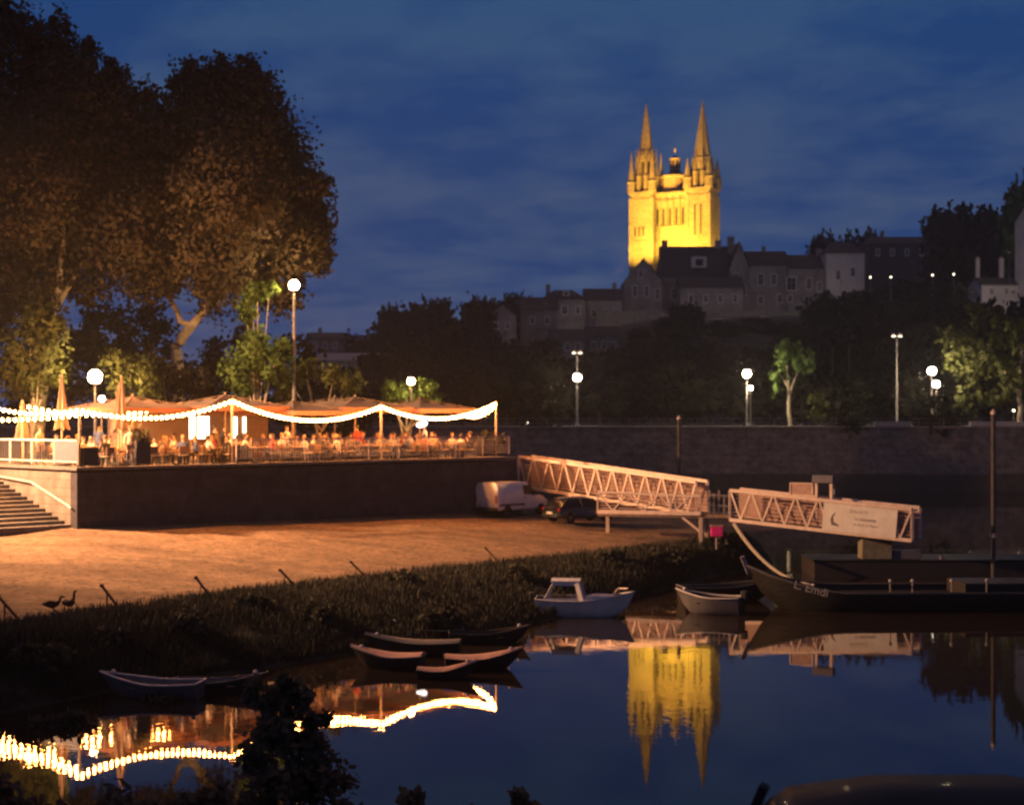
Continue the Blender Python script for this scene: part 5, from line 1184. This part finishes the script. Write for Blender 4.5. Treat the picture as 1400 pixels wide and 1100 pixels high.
for px, py, d, w_ in ((430, 470, 420, 40), (465, 464, 400, 44), (505, 448, 330, 50), (535, 432, 300, 55), (562, 421, 300, 60), (596, 414, 310, 60), (630, 412, 320, 52), (652, 420, 300, 50), (678, 412, 380, 44), (704, 404, 390, 40), (690, 452, 300, 50), (745, 470, 300, 50), (560, 470, 240, 80), (610, 455, 250, 90), (660, 460, 240, 90), (520, 490, 230, 70), (480, 505, 225, 60), (720, 480, 235, 80), (775, 492, 240, 60), (820, 486, 245, 80), (865, 472, 270, 70), (900, 465, 290, 60), (934, 404, 320, 40), (920, 440, 300, 55), (988, 440, 335, 44), (1036, 434, 340, 40), (1078, 438, 335, 46), (875, 452, 320, 30), (950, 468, 270, 70), (1000, 476, 260, 80), (1050, 466, 270, 70), (1100, 455, 280, 80), (1140, 404, 300, 70), (1190, 400, 320, 70), (1152, 316, 425, 74), (1126, 330, 425, 40), (1182, 318, 425, 50), (1225, 384, 340, 70), (1262, 384, 335, 60), (1295, 300, 350, 70), (1325, 288, 350, 80), (1360, 292, 340, 70), (1378, 278, 330, 50), (1405, 262, 320, 60), (1230, 410, 290, 90), (1285, 392, 290, 80), (1320, 405, 260, 80), (1200, 440, 250, 80), (1255, 445, 240, 80), (1160, 450, 240, 70), (1100, 470, 230, 60), (1345, 430, 220, 80), (1400, 420, 230, 80), (1440, 330, 300, 120)):
    far_tree(px, py, d, w_ * 1.25, zone(px, py), M['leafg'] if (px, py) == (1405, 262) else None)
for k in range(24):
    px = 520 + k * 38; far_tree(px + rt.uniform(-10, 10), rt.uniform(490, 520) if px < 1330 else 455, rt.uniform(188, 205), rt.uniform(60, 85), zone(px, 500))
def near_far_tree(label, base, blobs, per, size, lm, seed, limbs, name='tree'):
    return tree_px(name, label, base, blobs, per, size, lm, .2, limbs, seed, bark=M['bark'])
def gb(px, d): return Vector((*XY(px, d), PZ))
near_far_tree('green lit tree with a pale trunk right of the far quay lamp', gb(1080, 177), [(1078, 495, 177, 22), (1066, 515, 177, 14), (1098, 500, 177, 12), (1080, 478, 178, 14), (1062, 535, 177, 8), (1106, 488, 177, 8), (1070, 480, 177, 10)], 62, .55, M['leafg'], 61, [[(1080, 586, 177, .25), (1078, 540, 177, .2), (1076, 500, 177, .1)], [(1078, 540, 177, .15), (1092, 505, 177, .06)], [(1078, 530, 177, .15), (1066, 512, 177, .06)]])
near_far_tree('rounded olive green shrub right of the green lit tree', gb(1119, 172), [(1119, 555, 172, 13), (1118, 545, 172, 11), (1121, 566, 172, 12)], 140, .4, M['leafy'], 62, [[(1119, 584, 172, .1), (1119, 560, 172, .05)]], 'shrub')
near_far_tree('large yellow green lit tree at the right edge of the far quay', gb(1395, 172), [(1398, 470, 172, 30), (1385, 505, 172, 24), (1402, 440, 173, 24), (1392, 535, 172, 20), (1378, 530, 172, 14), (1420, 500, 172, 40), (1345, 480, 176, 36), (1320, 510, 177, 30), (1350, 440, 177, 30), (1330, 540, 176, 24), (1310, 470, 178, 28), (1365, 545, 175, 18)], 70, .5, M['leafy'], 63, [[(1396, 586, 172, .35), (1394, 530, 172, .28), (1398, 470, 172, .15)], [(1394, 540, 172, .2), (1350, 470, 176, .1)]])
near_far_tree('round dark bush hanging over the embankment left of the tall double lamp', gb(1163, 165), [(1162, 565, 164, 26), (1150, 580, 163, 18), (1176, 580, 163, 18), (1163, 590, 162, 16)], 90, .45, M['leafd'], 64, [[(1163, 590, 165, .15), (1163, 570, 164, .05)]], 'bush')
near_far_tree('round dark bush hanging over the embankment below the pair of globes', gb(1290, 165), [(1285, 568, 164, 28), (1268, 580, 163, 18), (1308, 578, 163, 20), (1288, 592, 162, 16)], 90, .45, M['leafd'], 65, [[(1290, 590, 165, .15), (1290, 570, 164, .05)]], 'bush')
near_far_tree('dark bush at the left end of the far quay behind the terrace corner', gb(735, 166), [(735, 555, 166, 30), (715, 570, 165, 20), (755, 570, 165, 20), (728, 585, 163, 18)], 90, .45, M['leafd'], 66, [[(735, 590, 166, .15), (735, 560, 166, .05)]], 'bush')
# ------------------------------------------------------------------ houses
def house(label, x0, x1, ye, yr, yb, d, depth, wallm, wins, dormers=(), chim=(), hip=0.0, yaw=0.0, gable_front=False, roofm=None, chm=None, name='house', group='houses on the far hill'):
    pa, pb = P(x0, yb, d), P(x1, yb, d); Wd = pb.x - pa.x; cx = (pa.x + pb.x) / 2; zb = pa.z - 4
    he = P(x0, ye, d).z - zb; hr = P(x0, yr, d).z - zb
    t = thing(name, label, 'house', (cx, d, zb), R(yaw), group)
    b = MB(); b.box((0, depth / 2, he / 2), (Wd, depth, he))
    if gable_front: b.add([(-Wd / 2, 0, he), (Wd / 2, 0, he), (0, 0, hr - .1), (-Wd / 2, depth, he), (Wd / 2, depth, he), (0, depth, hr - .1)], [(0, 1, 2), (3, 5, 4)])
    elif hip == 0: b.add([(-Wd / 2, 0, he), (-Wd / 2, depth, he), (-Wd / 2, depth / 2, hr - .1), (Wd / 2, 0, he), (Wd / 2, depth, he), (Wd / 2, depth / 2, hr - .1)], [(0, 1, 2), (3, 5, 4)])
    b.build('wall', wallm, t)
    b = MB(); o_ = .35
    if gable_front: v = [(-Wd / 2 - o_, -o_, he - .1), (0, -o_, hr), (Wd / 2 + o_, -o_, he - .1), (-Wd / 2 - o_, depth + o_, he - .1), (0, depth + o_, hr), (Wd / 2 + o_, depth + o_, he - .1)]; f = [(0, 1, 4, 3), (1, 2, 5, 4)]
    else: hx = Wd / 2 - hip; v = [(-Wd / 2 - o_, -o_, he - .05), (Wd / 2 + o_, -o_, he - .05), (Wd / 2 + o_, depth + o_, he - .05), (-Wd / 2 - o_, depth + o_, he - .05), (-hx - (o_ if hip == 0 else 0), depth / 2, hr), (hx + (o_ if hip == 0 else 0), depth / 2, hr)]; f = [(0, 1, 5, 4), (2, 3, 4, 5), (1, 2, 5), (3, 0, 4)]
    if not gable_front and hip == 0: f = f[:2]
    b.add(v + [(x, y, z - .2) for x, y, z in v], f + [tuple(i + len(v) for i in reversed(q)) for q in f]); rf = b.build('roof', roofm or M['slate'], t)
    ppm = F / d
    def lx(px): return (px - CX) / F * d - cx
    def lz(py): return HC - (py - HY) / F * d - zb
    for wx, wy, ww, wh in wins:
        w_, h_ = ww / ppm, wh / ppm; x, z = lx(wx), lz(wy)
        b = MB(); b.box((x, -.03, z), (w_ + .5, .12, h_ + .5)); wo = b.build('window', M['frame'], t)
        b = MB(); b.box((x, -.10, z), (w_ - .1, .03, h_ - .1)); b.build('pane', M['glass'], wo)
        b = MB(); b.bar((x, -.13, z - h_ / 2), (x, -.13, z + h_ / 2), .09); b.bar((x - w_ / 2, -.13, z + h_ * .12), (x + w_ / 2, -.13, z + h_ * .12), .08); b.build('glazing_bars', M['frame'], wo)
    for dx, dy, dw_, dh in dormers:
        w_, h_ = dw_ / ppm, dh / ppm; x, z = lx(dx), lz(dy)
        b = MB(); b.box((x, 1.0, z), (w_, 2.4, h_)); dm = b.build('dormer', M['renderp'], t)
        b = MB(); b.box((x, -.23, z - h_ * .05), (w_ * .5, .05, h_ * .6)); b.build('pane', M['glass'], dm)
        b = MB(); b.box((x, 1.0, z + h_ / 2 + .06), (w_ + .3, 2.6, .14)); b.build('dormer_roof', M['slate'], dm)
    for cx_, cyt, cyb, cw in chim:
        w_ = cw / ppm; b = MB(); z0, z1 = lz(cyb), lz(cyt); b.box((lx(cx_), depth / 2, (z0 + z1) / 2), (w_, max(w_ * .6, .6), z1 - z0)); b.box((lx(cx_), depth / 2, z1 + .08), (w_ + .2, max(w_ * .6, .6) + .2, .16))
        for q in (-.25, .25): b.tube([(lx(cx_) + q * w_, depth / 2, z1 + .1), (lx(cx_) + q * w_, depth / 2, z1 + .6)], .13, 6)
        b.build('chimney', chm or M['render'], rf)
    return t
rw = M['render']
house('grey gabled house at the left below the floodlit towers', 853, 906, 385, 352, 425, 398, 12, rw, [(868, 398, 5, 14), (884, 398, 5, 14), (899, 402, 5, 14), (876, 374, 5, 10)], gable_front=True)
house('large house with a steep dark roof and a pale dormer before the towers', 906, 1000, 378, 333, 425, 402, 13, rw, [(922, 402, 6, 14), (944, 402, 6, 14), (966, 402, 6, 14), (988, 402, 6, 14)], [(956, 358, 20, 15)], [(912, 326, 345, 8), (986, 326, 345, 8)])
house('lower house with pale window surrounds in front of the steep roof', 930, 1016, 392, 376, 432, 392, 9, rw, [(945, 408, 5, 10), (965, 408, 5, 10), (985, 408, 5, 10), (1005, 408, 5, 10)])
house('narrow house with a pointed roof right of the steep roofed house', 998, 1024, 365, 330, 430, 400, 10, rw, [(1006, 378, 5, 8), (1006, 398, 8, 14), (1017, 398, 5, 12)], chim=[(1003, 322, 345, 9)], gable_front=True)
house('long house with bright window surrounds in the middle of the hill row', 1024, 1078, 362, 340, 430, 401, 12, rw, [(1040, 382, 7, 15), (1058, 382, 6, 14), (1040, 410, 6, 10), (1066, 408, 6, 10)], chim=[(1049, 335, 350, 5)])
house('long house with one broad pale window at the right of the hill row', 1078, 1132, 366, 345, 432, 399, 12, rw, [(1082, 388, 12, 17), (1106, 388, 6, 14), (1080, 408, 6, 9), (1120, 392, 5, 12)], chim=[(1126, 338, 355, 8)])
house('pale walled house standing alone above the dark trees', 1130, 1182, 345, 328, 392, 396, 11, M['renderp'], [(1146, 376, 5, 12), (1166, 372, 5, 11)], hip=2.5)
house('low grey house left of the hill row with a dark hipped roof', 742, 800, 408, 394, 445, 385, 11, rw, [(755, 425, 5, 10), (772, 424, 7, 11), (790, 424, 5, 10)], [(774, 401, 9, 7)], [(750, 388, 402, 6)], hip=3)
house('grey house between the hill row and the low hipped house', 800, 850, 410, 392, 450, 388, 11, rw, [(812, 428, 5, 10), (828, 428, 5, 10), (842, 428, 5, 10)], chim=[(842, 386, 400, 6)])
house('small house with a pale gable on the slope left of the cathedral', 668, 706, 432, 416, 462, 350, 9, rw, [(678, 445, 5, 8), (694, 445, 5, 8)], gable_front=True)
house('grey house with a tall pale chimney on the slope left of the cathedral', 712, 762, 422, 404, 458, 360, 10, rw, [(728, 438, 5, 9), (748, 438, 5, 9)], chim=[(760, 412, 440, 5)])
house('long dark roofed building on the ridge right of the pale walled house', 1186, 1276, 332, 320, 380, 405, 12, M['slate'], [(1200, 345, 4, 8), (1220, 345, 4, 8), (1240, 345, 4, 8), (1260, 345, 4, 8)], hip=2, chim=[(1214, 314, 324, 4)])
house('low building with two tall pale chimneys near the right edge', 1342, 1394, 388, 376, 412, 300, 9, M['renderp'], [(1356, 398, 4, 7), (1376, 398, 4, 7)], chim=[(1346, 352, 385, 5), (1379, 352, 385, 6)], chm=M['renderp'])
house('tall pinkish white building cut by the right edge below the ridge', 1416, 1470, 292, 275, 372, 290, 12, M['renderp'], [(1430, 320, 6, 12), (1450, 320, 6, 12)], chim=[(1418, 286, 300, 4)])
house('long low building with a pale roof behind the shrubs by the tall lamp', 418, 526, 492, 480, 520, 250, 14, rw, [(440, 503, 5, 6), (470, 503, 5, 6), (500, 503, 5, 6)], roofm=M['renderp'], hip=1.5)
house('dark block of flats on the skyline left of the low pale roof', 418, 470, 462, 452, 490, 330, 14, rw, [(430, 472, 4, 6), (445, 472, 4, 6), (458, 472, 4, 6)], chim=[(432, 448, 458, 5)])
house('dark house on the low skyline right of the block of flats', 470, 512, 465, 456, 490, 340, 12, rw, [(482, 474, 4, 6), (498, 474, 4, 6)], chim=[(500, 450, 462, 4)])
house('dim terraced house front on the slope below the low hipped house', 752, 800, 462, 448, 500, 330, 9, rw, [(762, 474, 5, 9), (776, 474, 5, 9), (790, 474, 5, 9)])
house('dim house front on the slope below the hill row, left of the tall wall', 802, 846, 458, 444, 500, 335, 9, rw, [(812, 472, 5, 9), (826, 472, 5, 9), (838, 472, 5, 9)], chim=[(810, 436, 450, 5)])
rwl = thing('retaining_wall', 'tall rough terrace wall below the row of hill houses', 'wall', (P(990, 430, 385).x, 385, 22)); 
b = MB(); b.box((-4, 0, 3.2), (57, 1.2, 18.5)); b.build('wall', M['embank'], rwl)
b = MB(); b.box((-4, 0, 12.5), (57.4, 1.5, .3)); b.build('coping', M['coping'], rwl)
# lamp row on the ridge, then unseen lamps added to light the houses
HLG = 'street lamps on the hill road'
for px, py, d, lab in ((1190, 379, 330, 'first small lamp from the left in the row on the dark ridge'), (1218, 379, 330, 'second small lamp from the left in the row on the dark ridge'), (1275, 376, 320, 'third small lamp from the left in the row on the dark ridge'), (1304, 375, 318, 'rightmost small lamp in the row on the dark ridge')):
    x, y = XY(px, d); p = P(px, py, d); lamp(lab, (x, y, p.z - 6), 6, .17, M['lamps'], group=HLG, pole_r=.08)
def house_fill_spot(name, loc, e, col, r_=.3):  # added fill light, aimed away from the camera at the hill houses
    spot(name, loc, Vector(loc) + Vector((0, 10, -.5)), e, col, 150, 1.0, r_)
for k, (px, py, d, e) in enumerate(((872, 424, 370, 1800), (925, 424, 368, 1800), (985, 424, 366, 2100), (1045, 422, 368, 2600), (1095, 420, 368, 2500), (1150, 385, 382, 1600), (775, 440, 372, 1200), (830, 444, 374, 1000), (700, 456, 338, 900), (1372, 412, 285, 1800), (1380, 345, 278, 9000), (470, 512, 240, 500))):  # unseen lamps, put in to brighten the house fronts
    p = P(px, py, d); zg = p.z - 5.5
    t = lamp(f'unseen street lamp added before the hill houses to light them', (p.x, p.y, zg), 5.5, .22, M['dim'], group=HLG, pole_r=.08)
    house_fill_spot('hill_house_fill', (p.x, p.y + .6, p.z), e * .32, (1.0, .80, .66))
# ------------------------------------------------------------------ cathedral
CB = 30.0; PHI = R(-29)
ca = thing('cathedral', 'floodlit golden cathedral front with two pointed spires', 'cathedral', (P(915, 574, 450).x, 450, CB), PHI)
ST = M['lstone']; H0 = P(0, 262, 450).z - CB
def lz(py, d=450): return P(0, py, d).z - CB
def tower(cx, slits, spire_base, spire_r, tip):
    w_ = 7.25; dd = 456 if cx < 0 else 446; lz = lambda py: P(0, py, dd).z - CB
    b = MB(); b.box((cx, w_ / 2, H0 / 2), (w_, w_, H0)); b.build('tower', ST, ca)
    b = MB()
    for sx in (-1, 1):
        for sy in (0, 1): b.box((cx + sx * (w_ / 2 - .25), sy * w_ + (.25 if sy == 0 else -.25), (H0 - 1.2) / 2), (1.1, 1.1, H0 - 1.2))
    b.build('buttress', ST, ca)
    b = MB(); b.box((cx, w_ / 2, H0 + .25), (w_ + .8, w_ + .8, .7)); b.build('cornice', ST, ca)
    b = MB(); b.box((cx, w_ / 2, H0 - 1.7), (w_ + .36, w_ + .36, .4)); b.build('string_course', ST, ca)
    b = MB(); b.box((cx, w_ / 2, H0 - 14.2), (w_ + .5, w_ + .5, .5)); b.build('string_course', ST, ca)
    for (x, z0, z1, wd) in slits:
        b = MB(); b.box((cx + x, -.06, (z0 + z1) / 2), (wd, .16, z1 - z0)); b.tube([(cx + x, -.06 - .08, z1), (cx + x, .02, z1)], wd / 2, 10); b.build('belfry_opening_shade', M['dark'], ca)  # no recess: a proud dark box gives the opening its shade
        b = MB(); b.bar((cx + x - wd / 2 - .16, -.08, z0), (cx + x - wd / 2 - .16, -.08, z1), .3, .34); b.bar((cx + x + wd / 2 + .16, -.08, z0), (cx + x + wd / 2 + .16, -.08, z1), .3, .34); b.box((cx + x, -.1, z0 - .2), (wd + .9, .45, .3)); b.build('opening_frame', ST, ca)
    for y in (1.9, 3.6, 5.3):
        b = MB(); b.box((cx + w_ / 2 + .06, y, H0 - 8), (.16, .62, 10.5)); b.build('belfry_opening_shade', M['dark'], ca)
        b = MB(); b.bar((cx + w_ / 2 + .08, y - .45, H0 - 13.2), (cx + w_ / 2 + .08, y - .45, H0 - 2.6), .34, .3); b.build('opening_frame', ST, ca)
    # open octagon with gables, pinnacles and the spire
    zs = lz(spire_base); zt_ = lz(tip); c = (cx, w_ / 2, 0)
    b = MB(); b.lathe([(2.65, H0 + .6), (2.45, zs - 2.0), (2.7, zs - 1.6), (spire_r + .25, zs)], c, 8, R(22.5)); b.build('drum', ST, ca)
    for k in range(8):
        a = k * math.pi / 4; b = MB(); dx, dy = math.cos(a), math.sin(a); z0, z1 = H0 + 1.0, zs - 3.2
        rot = Matrix.Rotation(a, 3, 'Z'); b.box((cx + dx * 2.36, w_ / 2 + dy * 2.36, (z0 + z1) / 2), (.16, .75, z1 - z0), rot); b.build('lancet_shade', M['dark'], ca)
        b = MB(); p = Vector((cx + dx * 2.75, w_ / 2 + dy * 2.75, 0)); tdir = Vector((-dy, dx, 0))
        b.add([p + tdir * .95 + Vector((0, 0, zs - 3.4)), p - tdir * .95 + Vector((0, 0, zs - 3.4)), p + Vector((0, 0, zs - .6)), p * 1.0 + tdir * .95 + Vector((-dx * .5, -dy * .5, zs - 3.4)), p - tdir * .95 + Vector((-dx * .5, -dy * .5, zs - 3.4)), p + Vector((-dx * .5, -dy * .5, zs - .6))], [(0, 1, 2), (5, 4, 3), (0, 2, 5, 3), (1, 4, 5, 2), (0, 3, 4, 1)]); b.build('gablet', ST, ca)
        if k % 2:
            q = 3.35
            b = MB(); pc_ = (cx + (1 if dx > 0 else -1) * q, w_ / 2 + (1 if dy > 0 else -1) * q, 0)
            b.lathe([(1.3, H0 + .6), (1.2, H0 + 3.2), (1.4, H0 + 3.5), (1.0, H0 + 4.3), (.08, zs - .2)], pc_, 8, R(22.5)); b.build('pinnacle', ST, ca)
        a2 = a + math.pi / 8; b = MB(); pp = (cx + math.cos(a2) * 3.0, w_ / 2 + math.sin(a2) * 3.0, 0)
        b.lathe([(.85, H0 + .6), (.75, H0 + 5.0), (.9, H0 + 5.3), (.55, H0 + 6.2), (.05, zs + .8)], pp, 6); b.build('pinnacle', ST, ca)
    b = MB(); b.lathe([(spire_r, zs - .1), (spire_r * .52, lerp(zs, zt_, .48)), (.10, zt_ - .4), (.02, zt_)], c, 8, R(22.5))
    for k in range(8):
        a = R(22.5) + k * math.pi / 4
        b.tube([(cx + math.cos(a) * spire_r, w_ / 2 + math.sin(a) * spire_r, zs), (cx + math.cos(a) * .1, w_ / 2 + math.sin(a) * .1, zt_ - .5)], .09, 5)
    b.build('spire', ST, ca)
    b = MB(); b.tube([(cx, w_ / 2, zt_ - .3), (cx, w_ / 2, zt_ + 1.0)], .05, 5); b.bar((cx - .3, w_ / 2, zt_ + .6), (cx + .3, w_ / 2, zt_ + .6), .08); b.build('cross', M['lead'], ca)
tower(-9.05, [(-1.9, H0 - 12.6, H0 - 10.2, .55), (-.6, H0 - 12.6, H0 - 10.2, .55), (.7, H0 - 12.6, H0 - 10.2, .55)], 206, 2.05, 139)
tower(9.05, [(-.85, H0 - 13.2, H0 - 4.6, .62), (.95, H0 - 13.2, H0 - 4.6, .62)], 214, 2.5, 135)
Hm = lz(263)
b = MB(); b.box((0, 6, Hm / 2), (11.2, 6, Hm)); b.build('central_bay', ST, ca)
b = MB(); b.box((0, 5.6, Hm + .2), (11.2, 6.2, .7)); b.build('cornice', ST, ca)
b = MB(); b.box((0, 2.95, Hm - 1.9), (11.0, .5, .35)); b.build('string_course', ST, ca)
b = MB(); b.box((0, 2.9, lz(308)), (11.0, .7, .5)); b.build('string_course', ST, ca)
for x in (-4.2, -2.1, 0, 2.1, 4.2):
    b = MB(); b.tube([(x, 2.75, lz(306)), (x, 2.75, lz(274))], .34, 8); b.box((x, 2.7, lz(304)), (.9, .7, .6)); b.lathe([(.5, lz(274)), (.3, lz(270)), (.05, lz(267))], (x, 2.75, 0), 8); b.build('statue_niche', ST, ca)
for x in (-4.95, -3.15, -1.05, 1.05, 3.15, 4.95):
    b = MB(); b.box((x, 2.95, lz(294)), (.62, .16, lz(283) - lz(305))); b.build('gallery_opening_shade', M['dark'], ca)  # dark box in place of a shaded recess
# middle tower with dome and lantern
zt1 = lz(236)
b = MB(); b.lathe([(4.5, Hm), (4.5, zt1 - .6), (4.8, zt1 - .4), (4.8, zt1)], (-1.6, 8.2, 0), 8, R(22.5)); b.build('middle_tower', ST, ca)
for k in range(8):
    a = k * math.pi / 4; dx, dy = math.cos(a), math.sin(a); b = MB(); p = Vector((-1.6 + dx * 4.3, 8.2 + dy * 4.3, 0)); td = Vector((-dy, dx, 0)); up_ = Vector((0, 0, 1))
    b.add([p + td * 1.35 + up_ * (Hm + .8), p - td * 1.35 + up_ * (Hm + .8), p + up_ * (zt1 - 1.0)] + [p + Vector((-dx, -dy, 0)) * .3 + v for v in (td * 1.35 + up_ * (Hm + .8), -td * 1.35 + up_ * (Hm + .8), up_ * (zt1 - 1.0))], [(0, 1, 2), (5, 4, 3), (0, 2, 5, 3), (1, 4, 5, 2), (0, 3, 4, 1)]); b.build('gablet', ST, ca)
b = MB(); b.lathe([(4.6, zt1), (3.1, zt1 + .5), (1.9, zt1 + 1.0), (1.5, lz(227))], (-1.6, 8.2, 0), 16); b.build('dome', M['lead'], ca, smooth=True)
b = MB(); b.lathe([(1.55, lz(228)), (1.6, lz(212)), (1.8, lz(211)), (1.2, lz(209.5)), (.5, lz(208)), (.05, lz(206))], (-1.6, 8.2, 0), 8, R(22.5)); b.build('lantern', ST, ca)
for k in range(8):
    a = k * math.pi / 4; b = MB(); b.box((-1.6 + math.cos(a) * 1.5, 8.2 + math.sin(a) * 1.5, lz(219.5)), (.2, .55, 2.0), Matrix.Rotation(a, 3, 'Z')); b.build('lantern_opening_shade', M['dark'], ca)
b = MB(); b.tube([(-1.6, 8.2, lz(204)), (-1.6, 8.2, lz(196))], .16, 6); b.ball((-1.6, 8.2, lz(199)), .38, 8, 6); b.build('finial', M['steel'], ca)
b = MB(); b.box((0, 38, 11), (17, 58, 22)); b.build('nave', ST, ca)
b = MB(); b.loft([[Vector((x, y, z)) for x, z in ((-9, 22), (0, 31), (9, 22))] for y in (9.2, 68)]); b.build('nave_roof', M['slate'], ca)
# floodlights on the roofs before the front
CM = WM[ca.name]
YEL = (1.0, .57, .055)
for x, y, z, tx, tz, e, an in ((-10, -17, 19, -9, 38, 95000, 64), (1, -13, 20, 0, 36, 90000, 72), (11, -17, 20, 9, 38, 95000, 64), (24, -6, 20, 12, 38, 26000, 70), (-4, -26, 18, -9, 60, 125000, 46), (10, -26, 18, 9, 60, 125000, 46), (0, -14, 30, 0, 52, 30000, 55)):
    spot('cathedral_floodlight', CM @ Vector((x, y, z)), CM @ Vector((tx, 3, tz)), e, YEL if tz < 45 else (1.0, .43, .055), an, .7, .5)
# ------------------------------------------------------------------ foreground: shrubs below the camera, parked cars
def shrub_px(label, blobs, base_px, d, zbase, lm, seed, per=900, size=.085):
    base = Vector((*XY(base_px, d), zbase)); t = thing('shrub', label, 'shrub', tuple(base), group='dark shrubs on the near bank'); g = np.random.default_rng(seed)
    bl = [(np.array(P(x, y, dd)), r / F * dd) for x, y, dd, r in blobs]
    C_ = []
    for c, r in bl:
        n = int(max(120, 1500 * r)); k = max(8, n // 40); dd_ = g.normal(size=(k, 3)); dd_ /= np.linalg.norm(dd_, axis=1)[:, None]; cc = dd_ * r * g.uniform(.3, 1.2, (k, 1)); w_ = g.integers(0, k, n); C_.append(c + cc[w_] + g.normal(size=(n, 3)) * r * .22)
    o = bpy.data.objects.new('foliage', quads_mesh('foliage', leaves(np.concatenate(C_) - np.array(base), size, g), lm)); COL.objects.link(o); adopt(o, t)
    b = MB()
    for c, r in bl: c = Vector(c); b.tube([base, base.lerp(c, .5) + Vector((.05, 0, .1)), c + Vector((0, 0, r * .5))], [.03, .018, .005], 6)
    b.build('stem', M['barkd'], t, world=True)
    return t
NZ = 1.2
shrub_px('tall dark shrub standing before the water right of the bulb reflections', [(392, 1075, 15, 55), (365, 1020, 15, 34), (418, 1020, 15, 32), (395, 985, 15, 32), (365, 960, 15, 26), (412, 958, 15, 24), (388, 935, 15, 16), (445, 1070, 15, 34), (345, 1070, 15, 36), (430, 990, 15.2, 18)], 392, 15, NZ, M['brush'], 81)
shrub_px('low dark shrub in the bottom left corner', [(20, 1122, 14, 46), (80, 1128, 14, 44), (-30, 1108, 14, 50)], 20, 14, NZ, M['brush'], 82)
shrub_px('low dark shrub under the reflection of the globe lamp', [(140, 1130, 14, 46), (200, 1132, 14, 46), (250, 1124, 14, 46)], 190, 14, NZ, M['brush'], 83)
shrub_px('low dark shrub between the corner shrubs and the tall one', [(300, 1112, 14.5, 42), (330, 1120, 14.5, 46)], 315, 14.5, NZ, M['brush'], 84)
shrub_px('low dark shrub along the bottom edge in the middle', [(500, 1118, 14, 30), (560, 1122, 14, 30), (640, 1126, 14, 30), (720, 1126, 14, 30)], 600, 14, NZ, M['brush'], 85)
b = MB(); b.add([(-40, 10.4, 2.55), (40, 10.4, 2.55), (40, 19, -.6), (-40, 19, -.6)], [(0, 1, 2, 3)]); tag(b.build('near_bank', M['bank']), kind='structure')
def roof_car(label, px_left, px_right, ptop, d, rz, paint_, L, H):
    pc_ = P((px_left + px_right) / 2, ptop, d); return make_car(label, (pc_.x, pc_.y, pc_.z - H), rz, paint_, L, H, False)
cc_ = P(1262, 1064, 8.0); z0 = 2.62
Hc = cc_.z - .10 - z0
ck = make_car('black car parked nearest the camera with only its roof in the photo', (cc_.x - 1.35, cc_.y + .1, z0), R(-3), M['carb'], 4.1, Hc, glass='tint', aerial=False)
c2 = P(1470, 1068, 8.4); make_car('silver car at the bottom right corner beyond the black roof', (c2.x - .1, c2.y + .5, z0), R(-4), M['cars'], 4.0, 1.42)

# ------------------------------------------------------------------ thin volume added for a glow round the lamps, like lens bloom
b = MB(); b.add([(x, y, z) for z in (-3.3, 106.0) for x, y in ((-300, -42), (330, -42), (330, 660), (-300, 660))], [(3, 2, 1, 0), (4, 5, 6, 7), (0, 1, 5, 4), (1, 2, 6, 5), (2, 3, 7, 6), (3, 0, 4, 7)])
hm = bpy.data.materials.new('lamp_glow_medium'); hm.use_nodes = True; ht = hm.node_tree; ht.nodes.remove(ht.nodes['Principled BSDF'])
pv = nd(ht, 'ShaderNodeVolumePrincipled'); pv.inputs['Color'].default_value = (0.92, 0.92, 0.95, 1); pv.inputs['Density'].default_value = 0.00030; pv.inputs['Anisotropy'].default_value = 0.55
ht.links.new(pv.outputs[0], ht.nodes['Material Output'].inputs['Volume'])
try: hm.cycles.homogeneous_volume = True
except Exception: pass
hz = tag(b.build('lamp_glow_volume', hm), kind='stuff')
